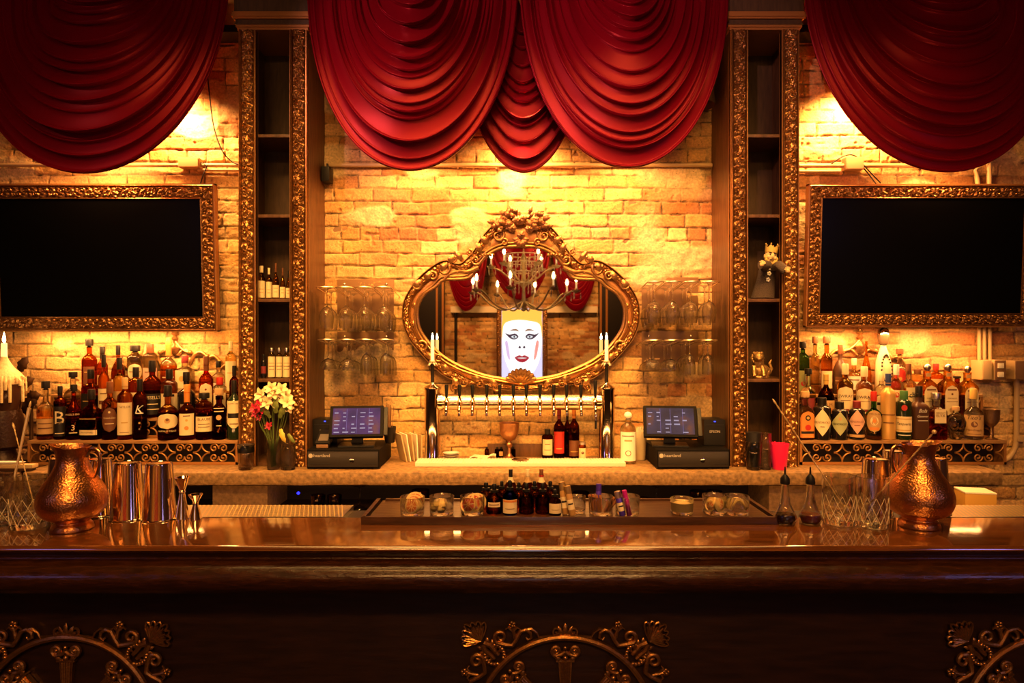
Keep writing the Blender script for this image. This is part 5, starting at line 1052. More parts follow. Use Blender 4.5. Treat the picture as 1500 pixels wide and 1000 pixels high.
crest(258, 496, 180, 60, 'arched dark gilt scroll crest with finial on brick above the whiskey bottles', ((0, -3, 22, -20, -4, 2), (4, -24, 22, -20, 6, 1.6), (20, -38, 47, -26, 12, 2.4), (45, -34, 66, -34, 9, 2.2), (64, -48, 88, -50, 11, 2.2), (86, -62, 98, -66, 6, 2)))
crest(1258, 494, 180, 60, 'arched dark gilt scroll crest with finial on brick above the gin bottles', ((0, -3, 26, -20, -4, 2), (4, -26, 26, -20, 6, 1.6), (24, -22, 46, -30, 7, 2.2), (44, -32, 72, -52, 12, 2.4)))
# ================================================================ garnish tray on the bar
BZ = BT+.0004
tray = thing('garnish_board', (0, 1.972, BZ), 'raised dark wood board across the middle of the bar carrying garnishes and bitters', 'board')
xa, xb = ax(529, 1.975), ax(1141, 1.975); k0 = .0225
MB().box(xa, xb, 0, .012, 0, k0, bv=.002).build('front_rim', WOOD, tray); MB().box(xa+.02, xb-.02, .012, .235, 0, k0-.006).build('board_floor', WOOD, tray); MB().box(xa+.03, xb-.03, .225, .237, 0, k0).build('rear_rim', WOOD, tray)
for sx, x in ((1, xa), (-1, xb)): MB().prism([(x, 0), (x+sx*.012, 0), (x+sx*.012, k0), (x, k0)], .001, .237).build('side_rim', WOOD, tray)
ZT_ = BZ+k0-.0055
def bowl(px, Y, label, w=.037, h=.056, grp='garnish glasses on the raised board'): return tumbler('rocks_glass', px, Y, w*.96, w, h, label, CLEAR, grp, ZT_, .008)
ORG = pm('orange_peel', (.85, .38, .06), .5, var=.15); FLESH = pm('dried_citrus', (.62, .16, .03), .4, var=.25); PALE = pm('dried_citrus_pith', (.88, .62, .25), .6)
def wheel(parent, c, R, rx, rz, m1=FLESH, m2=PALE, name='citrus_wheel'):
    M = rotM(c, rx=rx, rz=rz); mb = MB(); mb.lathe([(R*.8, -.002), (R, -.0025), (R, .0025), (R*.8, .002)], 24, 1, M, cap=False); mb.lathe([(R*.82, -.0015), (R*.82, .0015)], 24, 0, M)
    for i in range(8): a = 2*PI*i/8; mb.tube([M @ Vector((R*.1*math.cos(a), R*.1*math.sin(a), .0014)), M @ Vector((R*.8*math.cos(a), R*.8*math.sin(a), .0014))], .0009, 4, 1); mb.tube([M @ Vector((R*.1*math.cos(a), R*.1*math.sin(a), -.0014)), M @ Vector((R*.8*math.cos(a), R*.8*math.sin(a), -.0014))], .0009, 4, 1)
    return mb.build(name, [m1, m2], parent)
def inside(g, fn):
    return fn(g)
b = bowl(604, 2.02, 'rocks glass of stacked dried orange wheels at the jigger end of the board')
for i in range(4): w_ = thing('dried_orange_wheel', (b.location.x+.002*i, b.location.y-.016+.011*i, ZT_+.009), ('front dried orange wheel in the first garnish glass', 'second dried orange wheel in the first garnish glass', 'third dried orange wheel in the first garnish glass', 'rear dried orange wheel standing tallest in the first garnish glass')[i], 'citrus wheel', 'dried orange wheels'); wheel(w_, (0, 0, .019+.003*i), .019+.003*i, PI/2-.25, 0)
b = bowl(647, 2.03, 'rocks glass holding pale candied ginger and sugar on the board'); r = random.Random(5); mb = MB()
for i in range(9): mb.ball((r.uniform(-.022, .012), r.uniform(-.016, .016), .016+r.random()*.012), .009+.004*r.random(), 7, sc=(1, .8, .8))
mb.build('candied_ginger', PALE, b, ang=30)
b = bowl(692, 2.03, 'rocks glass of dried blood orange wheels beside the dropper bottles')
for i, (dx, dy, R, rz) in enumerate(((-.012, -.02, .023, .1), (.004, .0, .026, -.1), (.016, .006, .026, .5), (.024, .012, .024, .9))): w_ = thing('blood_orange_wheel', (b.location.x+dx, b.location.y+dy, ZT_+.009), ('red centred citrus wheel facing front in the glass by the droppers', 'tall citrus wheel second in the glass by the droppers', 'leaning citrus wheel third in the glass by the droppers', 'edge on citrus wheel at the dropper side of its glass')[i], 'citrus wheel', 'dried blood orange wheels'); wheel(w_, (0, 0, R), R, PI/2-.2, rz, pm('blood_flesh', (.55, .07, .03), .4, var=.3))
def dropper(px, pyt, Y, w, label, gl='brown', lab=None, h2=None):
    R = w/2/F*Y; H = az(pyt, Y)-ZT_; t = thing('dropper_bottle', (ax(px, Y), Y, ZT_), label, 'dropper bottle', 'dropper bottles of bitters')
    MB().lathe([(R*.85, 0), (R, .003), (R, H*.50), (R*.93, H*.56), (R*.5, H*.66), (R*.36, H*.69), (R*.36, H*.72)], 20).build('glass_body', GL[gl], t)
    MB().lathe([(R*.50, H*.715), (R*.50, H*.79), (R*.42, H*.80)], 16).build('collar', BLACK, t); MB().lathe([(R*.24, H*.79), (R*.30, H*.86), (R*.30, H*.95), (R*.18, H*.995), (.0005, H)], 14).build('rubber_bulb', BLACK, t)
    if lab: label_mesh('label', t, R, 2, H, lab)
DL = lambda c, tx=(): ('rect', .12, .40, .6, c, list(tx))
for a in ((712, 706, 2.10, 22, 'dropper bottle at the citrus end, behind the one with a small white tag'), (724, 708, 2.04, 24, 'dropper bottle with a small white tag near the citrus wheels', 'brown', ('rect', .26, .42, .62, 'cream', [('#bar', .34, .5, 'brown', .03)])), (735, 704, 2.12, 18, 'dropper bottle tucked behind between the white tag and the blue one'), (747, 703, 2.03, 22, 'cobalt blue dropper bottle with an orange and cream label', 'blue', ('rect', .06, .46, .86, 'cream', [('#bar', .42, .82, 'orange', .06), ('#bar', .2, .5, 'brown', .016)])),
          (760, 706, 2.11, 18, 'dropper bottle behind, just past the cobalt blue one'), (771, 707, 2.04, 22, 'plain brown dropper bottle in the front row, midway along the bitters'), (783, 704, 2.11, 18, 'dropper bottle behind, two past the cobalt blue one'), (795, 707, 2.04, 22, 'plain brown dropper bottle in front of the red banded bottle'), (806, 704, 2.10, 19, 'dropper bottle in the rear at the cork bottle end')): dropper(*a)
dropper(813, 716, 2.02, 19, 'shorter dropper bottle with a wide cream label beside the leaning cork vials', 'brown', ('rect', .10, .48, .86, 'cream', [('#bar', .24, .5, 'brown', .016)]))
for px, cc, lc, dsc in ((748, 'black', 'cream', 'tall mixer bottle with black cap and flared cream neck label behind the cobalt dropper'), (773, 'cream', 'tan', 'tall mixer bottle with a pale lettered cap, the middle of three behind the droppers'), (793, 'brown', 'cream', 'tall mixer bottle with a red band at its neck behind the droppers')):
    Y = 2.165; bt_ = bottle(None, px, 687, 19, 'decanter', 'brown', 'brown', .5, 'l', cc, [('rect', .08, .36, .9, lc, [])], dsc, 'mixer bottles behind the droppers', Y, 500+(CZ-ZT_)*F/Y, .80, ZT_)
    R = 19/2/F*Y; H = (500+(CZ-ZT_)*F/Y-687)/F*Y; MB().lathe([(R*.98, H*.44), (R*.72, H*.56), (R*.42, H*.70), (R*.36, H*.78)], 20, cap=False).build('neck_label', paper(lc), bt_)
    if cc == 'brown': MB().lathe([(R*.40, H*.79), (R*.40, H*.84)], 18, cap=False).build('red_band', paper('red'), bt_)
def vial(x, y, lean, label, mat, cap, h=.085, r_=.0075, nm='spice_vial', lb=None, rz=0, z=None):
    t = thing(nm, (x, y, z or ZT_+.002), label, 'vial'); t.rotation_euler = (-.08, lean, rz); MB().lathe([(r_*.9, 0), (r_, .002), (r_, h*.72), (r_*.9, h*.75)], 14).build('vial_body', mat, t); MB().lathe([(r_*.95, h*.73), (r_, h*.75), (r_, h), (r_*.8, h+.001)], 14).build('vial_cap', cap, t)
    if lb: label_mesh('label', t, r_, 2, h, ('rect', .2, .55, .95, lb, [('#bar', .4, .6, 'black', .05)]))
HON = pm('honey_brown_vial', (.50, .28, .09), .25); BRS = pm('brass_cap', (.70, .48, .18), .3, metal=.8)
b = bowl(845, 2.045, 'rocks glass with leaning cork topped vials beside the bitters', .027, .052)
vial(ax(828, 2.03), 2.02, -.12, 'leaning vial with a cork cap, the one closer to the bitters', HON, BRS, .096, .010, lb='cream'); vial(ax(838, 2.02), 2.005, -.18, 'leaning cork capped vial beside its twin, on the glass side', HON, BRS, .088, .010, lb='cream')
b = bowl(880, 2.03, 'rocks glass of cinnamon sticks with one violet vial'); r = random.Random(6)
CIN = pm('cinnamon_bark', (.42, .15, .05), .7, bump=.3, bscale=200, stretch=(1, 1, .1))
for i in range(7):
    s_ = thing('cinnamon_stick', (b.location.x-.022+.0075*i, b.location.y+r.uniform(-.012, .01), ZT_+.010), ('cinnamon stick against the dropper side of its glass', 'second cinnamon stick from the dropper side', 'third cinnamon stick from the dropper side', 'cinnamon stick in the middle of the bunch', 'cinnamon stick leaning under the violet vial', 'cinnamon stick leaning towards the colourful vials', 'last cinnamon stick against the far wall of its glass')[i], 'cinnamon stick', 'cinnamon sticks in a rocks glass'); s_.rotation_euler = (0, -.25+.55*(i > 3)+.06*i, 0)
    MB().lathe([(.0042, 0), (.0042, .048), (.0025, .048), (.0025, .01), (.001, .01)], 10, cap=False).build('rolled_bark', CIN, s_)
VIO = pm('violet_foil', (.10, .05, .60), .3, metal=.4); MAG = pm('magenta_foil', (.75, .02, .40), .3, metal=.4)
vial(ax(877, 2.03)+.0, 2.04, .03, 'upright violet vial standing among the cinnamon sticks', VIO, VIO, .078, .0085, z=ZT_+.009)
b = bowl(919, 2.03, 'rocks glass holding a violet and a magenta vial')
vial(ax(911, 2.02), 2.005, -.22, 'violet vial with a cream band leaning beside the magenta one', VIO, pm('silver_cap', (.7, .6, .5), .3, metal=1), .072, .010, lb='cream'); vial(ax(921, 2.02), 2.010, -.20, 'magenta vial leaning in the glass', MAG, MAG, .074, .0075)
b = bowl(999, 2.04, 'rocks glass of sugar standing alone on the board', .035, .046)
fill(b, .032, .033, .0085, .034, pm('golden_sugar', (.82, .60, .25), .7, bump=.4, bscale=400), 'golden_sugar')
b = bowl(1047, 2.04, 'rocks glass of dried citrus slices and petals'); r = random.Random(9)
for i in range(6): w_ = thing('dried_citrus_slice', (b.location.x-.020+.008*i, b.location.y-.018+.006*(i % 3), ZT_+.010), ('round pale citrus slice at the sugar side of its glass', 'citrus slice second in the petal glass', 'reddish citrus slice in the middle of the petal glass', 'citrus slice half hidden in the petal glass', 'tall pale citrus slice poking above the rim', 'last citrus slice in the petal glass')[i], 'citrus slice', 'dried citrus slices'); wheel(w_, (0, 0, .015+.004*(i % 3)), .014+.002*(i % 2), PI/2-.3, r.uniform(-.8, .8), (FLESH, PALE)[i % 2], PALE)
b = bowl(1079, 2.03, 'rocks glass with curled citrus peel at the cruet end of the board')
for i in range(3): w_ = thing('curled_peel', (b.location.x, b.location.y-.018+.012*i, ZT_+.010), ('front curl of citrus peel in the last garnish glass', 'middle curl of citrus peel in the last garnish glass', 'rear curl of citrus peel in the last garnish glass')[i], 'citrus peel', 'curled citrus peels'); MB().tube([((.020+.003*i)*math.cos(a), 0, .004+(.026+.003*i)*math.sin(a)) for a in np.linspace(.1, PI-.1, 18)], .003, 8, flat=.6).build('peel_curl', PALE, w_)
# ================================================================ bar tools
def pitcher(px, Y, sgn, label):
    t = thing('copper_pitcher', (ax(px, Y), Y, BZ), label, 'pitcher', 'hammered copper pitchers'); k = Y/F
    m = COPPER
    if 'vor' not in m: 
        N, L = nodes(m); tc = N.new('ShaderNodeTexCoord'); v = N.new('ShaderNodeTexVoronoi'); v.inputs['Scale'].default_value = 210; v.feature = 'SMOOTH_F1'; L.new(tc.outputs['Object'], v.inputs['Vector']); bp = N.new('ShaderNodeBump'); bp.inputs['Strength'].default_value = .22; bp.inputs['Distance'].default_value = .006; L.new(v.outputs['Distance'], bp.inputs['Height']); L.new(bp.outputs[0], N['Principled BSDF'].inputs['Normal']); m['vor'] = 1
    prof = [(27, 0), (28, 2), (26, 8), (22, 12), (26, 15), (38, 22), (44, 32), (46, 42), (44, 54), (37, 68), (29, 80), (23, 92), (20.5, 102), (21, 112), (24, 123)]
    pr = catmull([(r, z) for r, z in prof], 3, False); mb = MB(); mb.lathe([(r*k, z*k) for r, z in pr]+[((r-1.4)*k, z*k) for r, z in pr[::-1][:18]], 40, cap=False)
    for i, (x, y, z) in enumerate(mb.v):
        zz = z/k
        if zz > 96:
            s = (zz-96)/27; q = max(0, sgn*x/(24*k)); x += sgn*q*q*9*k*s*s; z += q*q*2*k*s; y *= 1-.25*q*q*s
            z -= (1-q)*(4 if sgn*x < 0 else 1)*k*s*.6
        mb.v[i] = (x, y, z)
    mb.f.append(tuple(reversed(range(40)))); mb.m.append(0)
    mb.build('pitcher_body', m, t, ang=70)
    h = [(-20, 104), (-26, 114), (-36, 117), (-44, 110), (-46, 98), (-43, 84), (-38, 74), (-37, 69)] if False else [(-20, 106), (-24, 115), (-31, 118), (-38, 113), (-40, 102), (-38, 90), (-34, 80), (-31, 76)]
    MB().tube(catmull([(-x*(-sgn)*k if False else sgn*x*k, 0, z*k) for x, z in h], 5, False), np.linspace(3.4, 2.4, 36)*k, 10, flat=.55).build('handle', pm('smooth_copper', (.70, .36, .16), .2, metal=1), t)
    return t
pitcher(106, 1.925, -1, 'hammered copper pitcher in front of the shaker tins, spout to the cut glass')
pitcher(1346, 1.955, 1, 'hammered copper pitcher on the bar beside the mixing glasses and bar spoon')
def tin(px, Y, label, wt=36, wb=47, h=82):
    t = thing('shaker_tin', (ax(px, Y), Y, BZ), label, 'shaker tin', 'upturned shaker tins'); k = Y/F
    MB().lathe([(wb/2*k, 0), (wb/2*k+.0008, .001), (wb/2*k, .003), (wt/2*k, h*k-.006), (wt/2*k-.001, h*k-.002), (wt/2*k-.004, h*k)], 32, cap=False).lathe([(wt/2*k-.004, h*k), (wt/2*k-.006, h*k-.0015), (.001, h*k-.0015)], 32, cap=False).build('tin_body', SHINY, t, ang=30)
    MB().lathe([(wb/2*k+.0002, 0), (wb/2*k+.0016, .002), (wb/2*k+.0002, .004)], 32, cap=False).build('rolled_rim', STEEL, t)
tin(233, 2.04, 'upturned steel shaker tin beside the jiggers'); tin(187, 2.045, 'upturned steel shaker tin between two others behind the copper pitcher'); tin(143, 2.09, 'upturned steel shaker tin half hidden by the pitcher handle'); tin(93, 2.10, 'upturned shaker tin almost wholly behind the copper pitcher on the spoon side')
tin(1283, 2.09, 'upturned shaker tin seen through the second mixing glass', 35, 45); tin(1312, 2.19, 'upturned shaker tin hidden between mixing glass and copper pitcher', 34, 44); tin(1368, 2.10, 'upturned shaker tin behind the pitcher by the far drainboard', 34, 44)
def jigger(px, Y, h, w, label):
    t = thing('jigger', (ax(px, Y), Y, BZ), label, 'jigger', 'steel jiggers'); H = h*Y/F; R = w/2*Y/F
    MB().lathe([(R*.92, 0), (R*.92, .001), (R*.36, H*.60), (R*.36, H*.62)], 24, cap=False).build('large_cone', SHINY, t); MB().lathe([(R*.36, H*.62), (R*.45, H*.64), (R*.45, H*.66), (R*.36, H*.68)], 24, cap=False).build('waist_ring', SHINY, t); MB().lathe([(R*.36, H*.68), (R*1.0, H), (R*.92, H), (R*.3, H*.70), (.001, H*.70)], 24, cap=False).build('small_cone', SHINY, t)
jigger(267, 2.045, 60, 22, 'tall slim double jigger beside the shaker tins'); jigger(286.5, 2.035, 36, 20, 'short double jigger at the end of the bar tools')
def mixing(px, Y, w, h, label): 
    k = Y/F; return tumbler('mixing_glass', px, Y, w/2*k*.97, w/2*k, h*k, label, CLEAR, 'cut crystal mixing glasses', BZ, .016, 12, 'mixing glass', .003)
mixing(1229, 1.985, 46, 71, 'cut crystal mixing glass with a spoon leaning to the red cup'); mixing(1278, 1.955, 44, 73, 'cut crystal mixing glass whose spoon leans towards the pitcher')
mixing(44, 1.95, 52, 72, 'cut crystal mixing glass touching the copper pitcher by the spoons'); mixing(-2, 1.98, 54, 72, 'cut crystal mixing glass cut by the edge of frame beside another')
GOLD = pm('warm_gold_steel', (.92, .66, .30), .3, metal=.45)
def spoon(p0, p1, label, twist=True, end='ball', r_=.0022):
    p0, p1 = Vector(p0), Vector(p1); t = thing('bar_spoon', p0, label, 'bar spoon', 'long bar spoons'); d = p1-p0; n = 60; z = d.normalized(); x = z.orthogonal().normalized(); y = z.cross(x)
    mb = MB()
    if twist:
        for s in (0, PI): mb.tube([d*(i/n)+(x*math.cos(i*.9+s)+y*math.sin(i*.9+s))*r_*.55 for i in range(n+1)], r_*.62, 5)
    else: mb.tube([d*0, d*.5, d], [r_*1.1, r_, r_*1.5], 8)
    mb.build('twisted_shaft', GOLD, t)
    if end == 'ball': MB().ball(d+z*.004, .006, 10).build('end_knob', GOLD, t)
    else: MB().lathe([(.002, 0), (.0035, .006), (.0028, .014), (.001, .02)], 8, 0, Matrix.Translation(d) @ z.to_track_quat('Z', 'Y').to_matrix().to_4x4()).build('end_cap', GOLD, t)
    mb = MB(); mb.ball((0, 0, 0), .011, 10, sc=(.7, .3, 1.2)); mb.build('spoon_bowl', GOLD, t)
spoon(at(1238, 745, 1.985)+Vector((0, 0, 0)), at(1137, 592, 2.02), 'gold bar spoon leaning towards the red cup', True, 'cap'); spoon(at(1270, 742, 1.948), at(1367, 634, 1.80), 'gold bar spoon leaning over the copper pitcher', True)
spoon(at(12, 742, 1.965), at(43, 597, 1.99), 'thick pale gold bar spoon rising past the whiskey shelf end', False, 'cap', .0034); spoon(at(50, 740, 1.965), at(21, 628, 2.0), 'thin twisted bar spoon crossing behind the thick one', True, 'cap', .0016)
def cruet(px, Y, liq, label):
    t = thing('dasher_cruet', (ax(px, Y), Y, BZ), label, 'cruet', 'glass dasher cruets'); k = Y/F
    mb = MB(); pr = [(12, 0), (14, 1), (16, 7), (15.5, 13), (12, 20), (8.5, 28), (6.4, 38), (5.4, 50), (5.2, 62)]; cc = [(r*k, z*k) for r, z in catmull(pr, 3, False)]; mb.lathe(cc+[(max(.0005, r-.0016), max(z, .003)) for r, z in cc[::-1]]+[(.0004, .003)], 24, cap=False); mb.f.append(tuple(reversed(range(24)))); mb.m.append(0); mb.build('glass_body', CLEAR, t)
    MB().lathe([(10*k, 2*k), (12.4*k, 3*k), (14.6*k, 7*k), (14.2*k, 12*k), (13.4*k, 14*k)], 24).build('syrup', liq, t)
    MB().lathe([(6.6*k, 58*k), (7*k, 60*k), (6.6*k, 66*k), (4*k, 70*k), (2*k, 72*k)], 16).build('pourer_collar', BLACK, t); MB().lathe([(1.6*k, 71*k), (1.3*k, 78*k), (.8*k, 83*k)], 10).build('spout', BLACKM, t)
cruet(1150, 1.985, pm('dark_syrup', (.06, .012, .006), .1), 'glass dasher cruet with near black syrup beside the garnish board'); cruet(1187, 1.985, pm('red_syrup', (.75, .03, .015), .2), 'glass dasher cruet with red syrup beside the mixing glasses')
# perforated drainboards behind the bar top
def drain(x0, x1, label):
    t = thing('perforated_drainboard', ((x0+x1)/2, 2.105, BT-.03), label, 'drainboard', 'perforated steel drainboards'); a = (x1-x0)/2; mb = MB(); mb.box(-a, a, 0, .15, 0, .018); mb.build('tray', STEELB, t); mb = MB()
    n = int(2*a/.014)
    for i in range(n):
        for s in (-1, 1): x = -a+.007+i*.014; mb.add([(max(-a, min(a, x-s*.02))-.0016, .004, .0185), (max(-a, min(a, x-s*.02))+.0016, .004, .0185), (max(-a, min(a, x+s*.02))+.0016, .146, .0205), (max(-a, min(a, x+s*.02))-.0016, .146, .0205)], [(0, 1, 2, 3)])
    mb.build('lattice_grid', GOLD, t, smooth=False)
drain(ax(120, 2.11), ax(512, 2.2), 'perforated steel drainboard behind the bar between jiggers and garnish board'); drain(ax(1383, 2.11), ax(1640, 2.2), 'perforated steel drainboard behind the bar beyond the far pitcher')
# ================================================================ wall services
def conduit(pts, label, r_=.011, mat=PIPE, cat='conduit'): 
    o = MB().tube(catmull(pts, 4, False) if len(pts) > 2 else pts, r_, 10).build('wall_conduit', mat); return tag(o, label, cat)
YW = 3.708
conduit([(ax(-60, YW), YW, az(242, YW)), (ax(352, YW), YW, az(242, YW))], 'horizontal painted conduit above the television on the whiskey side')
conduit([(ax(290, YW), YW, az(249, YW)), (ax(352, YW), YW, az(249, YW))], 'short lower conduit between junction box and the flower tower', .009)
conduit([(ax(478, YW), YW, az(242, YW)), (ax(1043, YW), YW, az(242, YW))], 'horizontal conduit across the centre brick under the swags')
conduit([(ax(1168, YW), YW, az(243, YW)), (ax(1412, YW), YW, az(243, YW)), (ax(1428, YW), YW, az(250, YW)), (ax(1433, YW), YW, az(272, YW))], 'conduit bending down behind the swag over the gin side television', .012)
conduit([(ax(1168, YW), YW, az(251, YW)), (ax(1230, YW), YW, az(251, YW))], 'short lower conduit beside the puppet tower', .009)
conduit([(ax(1449, YW), YW, az(100, YW)), (ax(1449, YW), YW, az(272, YW))], 'vertical conduit above the gin side television', .014)
for px, l in ((1434.5, 'first'), (1442, 'middle'), (1450, 'last')): conduit([(ax(px, YW), YW, az(462, YW)), (ax(px, YW), YW, az(527, YW))], f'{l} of three short vertical conduits dropping to the outlet box, counted from the bottles', .0105)
def jbox(px, py, w, h, label, d=.06, face='plain'):
    t = thing('junction_box', (ax(px, YW), WY-.015, az(py, YW)), label, 'electrical box'); k = YW/F; MB().box(-w/2*k, w/2*k, -d, 0, -h/2*k, h/2*k, bv=.003).build('box_shell', PIPE, t)
    MB().box(-w/2*k+.003, w/2*k-.003, -d-.004, -d, -h/2*k+.003, h/2*k-.003, bv=.001).build('cover_plate', PLATE if face != 'plain' else PIPE, t)
    if face == 'outlet':
        for z in (-.024, .024): MB().box(-.016, .016, -d-.007, -d-.004, z-.014, z+.014, bv=.003).build('socket', CREAM, t)
jbox(280, 240, 30, 14, 'cream junction box on the conduit above the whiskey side television', .05); jbox(1432, 541, 14, 28, 'knockout side of the outlet box beneath three conduits', .09); jbox(1451, 541, 17, 29, 'brown faced outlet box beneath the three conduits', .09, 'outlet'); jbox(1490, 541, 32, 27, 'large electrical box at the edge of frame beside the outlet', .08, 'cover'); jbox(1248, 241, 26, 18, 'junction box with cables on the conduit above the gin side television', .05)
conduit([(ax(1458, YW-.04), YW-.04, az(540, YW-.04)), (ax(1478, YW-.04), YW-.04, az(540, YW-.04))], 'short nipple joining the outlet box to the large box', .008)
conduit([(ax(1489, YW), YW, az(554, YW)), (ax(1489, YW), YW, az(630, YW)), (ax(1487, YW), YW, az(655, YW)), (ax(1478, YW), YW, az(670, YW)), (ax(1470, YW), YW, az(674, YW))], 'conduit dropping from the large box and bending to the riser end', .014)
o = MB().box(ax(1487, YW), ax(1498, YW), YW-.02, WY-.012, az(646, YW), az(638, YW), bv=.003).build('conduit_clamp', PIPE); tag(o, 'pale conduit clamp near the foot of the bent pipe', 'clamp')
def cable(pts, label, r_=.0035): return conduit([tuple(at(x, y, YW-.012*(i % 2)-.005)) for i, (x, y) in enumerate(pts)], label, r_, BLACKM, 'cable')
cable([(303, 100), (307, 140), (313, 185), (325, 220), (340, 237), (350, 240)], 'thin black cable sagging down the brick to the flower tower')
cable([(272, 238), (282, 236), (296, 239), (303, 243)], 'black cable looped over the junction box, whiskey side'); cable([(303, 244), (297, 258), (293, 272)], 'black cable dropping behind the whiskey side television')
cable([(1215, 242), (1235, 229), (1252, 228), (1268, 245), (1290, 268)], 'black cable looping from the conduit down to the gin side television'); cable([(1240, 236), (1256, 238), (1270, 252), (1284, 270)], 'second black cable running beside the loop into the gin side television')
cable([(1444, 218), (1440, 232), (1428, 240), (1408, 244)], 'black cable curling off the vertical conduit')
t = thing('wall_speaker', (ax(480, 3.69), 3.69, az(256, 3.69)), 'small black speaker bracketed beside the flower tower under the swag', 'speaker'); MB().box(-.022, .022, -.05, .03, -.045, .035, bv=.004).build('speaker_case', BLACK, t); MB().box(-.004, .004, -.01, .03, .035, .06).build('bracket', BLACKM, t)
t = thing('hanging_lamp_shade', (ax(1020, 3.62), 3.62, az(150, 3.62)), 'dark brown lamp shade half hidden between the swag and puppet tower', 'lamp'); MB().lathe([(.10, -.02), (.085, .14), (.084, .14), (.098, -.02)], 24, cap=False).build('shade', pm('brown_shade', (.10, .05, .02), .7), t); MB().lathe([(.012, .1), (.012, .2)], 10).build('socket', BLACKM, t)
# ================================================================ far end by the whiskey shelf
t = thing('wax_candle_bottle', (ax(6, 3.44), 3.44, .974+.10), 'wax drenched bottle with a lit candle on dark stand at the frame edge', 'candle'); k = 3.40/F
zb = lambda py: az(py, 3.44)-(.974+.10)
MB().lathe([(24*k, -.0999), (26*k, -.095), (18*k, -.07), (14*k, -.02), (24*k, 0), (25*k, zb(615)), (21*k, zb(600))], 22).build('stand', pm('dark_bronze', (.035, .014, .007), .35, metal=.3, bump=.3, bscale=80), t)
mb = MB(); mb.lathe([(20*k, zb(602)), (24*k, zb(585)), (25*k, zb(565)), (21*k, zb(548)), (13*k, zb(540)), (8*k, zb(533)), (5*k, zb(527))], 26); r = random.Random(2)
WAX2 = pm('yellow_wax', (.82, .62, .30), .5, var=.2, bump=.3, bscale=60)  # yellowish wax, tone varied at random
mb.build('waxed_bottle', pm('dark_glass_bottle', (.05, .02, .01), .15), t)
mb = MB()
for i in range(30):
    a = 2*PI*i/30+r.uniform(-.1, .1); L = r.choice((.1, .2, .25, .35, .5, .6, 1.0)); P = [(20.5*k*math.cos(a), 20.5*k*math.sin(a), zb(551)), (23.5*k*math.cos(a), 23.5*k*math.sin(a), zb(556)), (25.6*k*math.cos(a), 25.6*k*math.sin(a), zb(549+22*L)), (26*k*math.cos(a), 26*k*math.sin(a), zb(552+36*L))]
    mb.tube(catmull(P, 3, False), list(np.linspace(3.0, 1.9, 10)*k), 8)
mb.lathe([(25.2*k, zb(562)), (25.4*k, zb(556)), (22*k, zb(548)), (14*k, zb(540)), (11*k, zb(536)), (7.5*k, zb(530)), (5*k, zb(525)), (4*k, zb(522))], 20).build('dripped_wax', WAX2, t)
MB().lathe([(4.2*k, zb(526)), (3.8*k, zb(503)), (3*k, zb(502))], 14).build('wax_candle', pm('lit_ivory_wax', (.85, .72, .45), .5, emit=(1, .55, .16), estr=1.6), t)
MB().lathe([(.0015, zb(502)), (2.2*k, zb(499)), (2.2*k, zb(496)), (.9*k, zb(490)), (.0005, zb(486))], 10).build('flame', emitm('candle_flame', (1, .66, .28), 60), t)
t = thing('dark_leaf_ornament', (ax(46, 3.62), 3.62, .9735), 'dark metal leaf ornament with pointed blades behind the wax candle bottle', 'ornament'); k = 3.46/F
DK = pm('dark_leaf_metal', (.06, .028, .012), .4, metal=.5); mb = MB(); z = lambda py: az(py, 3.46)-.974
MB().lathe([(20*k, 0), (21*k, .01), (8*k, .03), (3*k, .06), (2.4*k, z(600))], 16).build('ornament_stem', DK, t)
for (x, y, a, l, w) in ((-6, 586, .25, 22, 9), (-18, 545, 1.0, 26, 8), (-10, 600, .6, 26, 9), (-20, 570, .5, 30, 9), (0, 610, 2.4, 30, 9)):
    mb = MB(); leaf(mb, (x*k, z(y)), a, l*k, w*k, .2); mb.build('leaf_blade', DK, t)
t = thing('serving_tray', (ax(20, 3.30), 3.345, .974), 'dark tray of stacked pale dishes and boards at the edge of frame', 'tray'); k = 3.30/F
MB().box(-60*k, 26*k, -.062, -.012, 0, .012, bv=.003).build('tray_board', WOOD, t)
MB().box(-55*k, 30*k, -.058, -.014, .0125, .03, bv=.003).build('tan_board', pm('tan_board', (.6, .42, .2), .5), t)
MB().lathe([(14*k, .031), (20*k, .038), (21*k, .042), (16*k, .040), (.001, .036)], 26, M=Matrix.Translation((-14*k, -.036, 0)) @ Matrix.Diagonal((1.4, .32, 1, 1)), cap=False).build('pale_dish', WHITE, t)
# far right under the slab
t = thing('black_bag', (ax(1418, 2.75), 2.75, .705), 'slumped black bag on the floor side shelf beneath the slab end', 'bag'); mb = MB(); mb.ball((-.03, 0, .116), .12, 16, sc=(.75, .6, .95)); mb.ball((.12, .02, .057), .11, 14, sc=(1.3, .6, .5)); mb.build('bag_body', pm('black_nylon', (.010, .009, .009), .6, bump=.3, bscale=30), t)
t = thing('yellow_sponge_box', (ax(1437, 2.62), 2.62, .7353+.215), 'yellow box standing beside the black bag under the slab end', 'box')
MB().box(-.055, .055, 0, .10, -.02, .062, 0, rotM(rz=-.2), bv=.003).build('box_shell', pm('yellow_card', (.55, .30, .05), .5), t); MB().box(-.056, .056, -.001, .101, .062, .068, 0, rotM(rz=-.2), bv=.002).build('box_lid', CREAM, t)
sv = MB().box(ax(1385, 2.66), ax(1640, 2.66), 2.55, 2.95, 0, .70, bv=.004).build('under_bar_cabinet', NICHE); tag(sv, 'dark cabinet behind the bar holding the black bag and yellow box', 'cabinet')
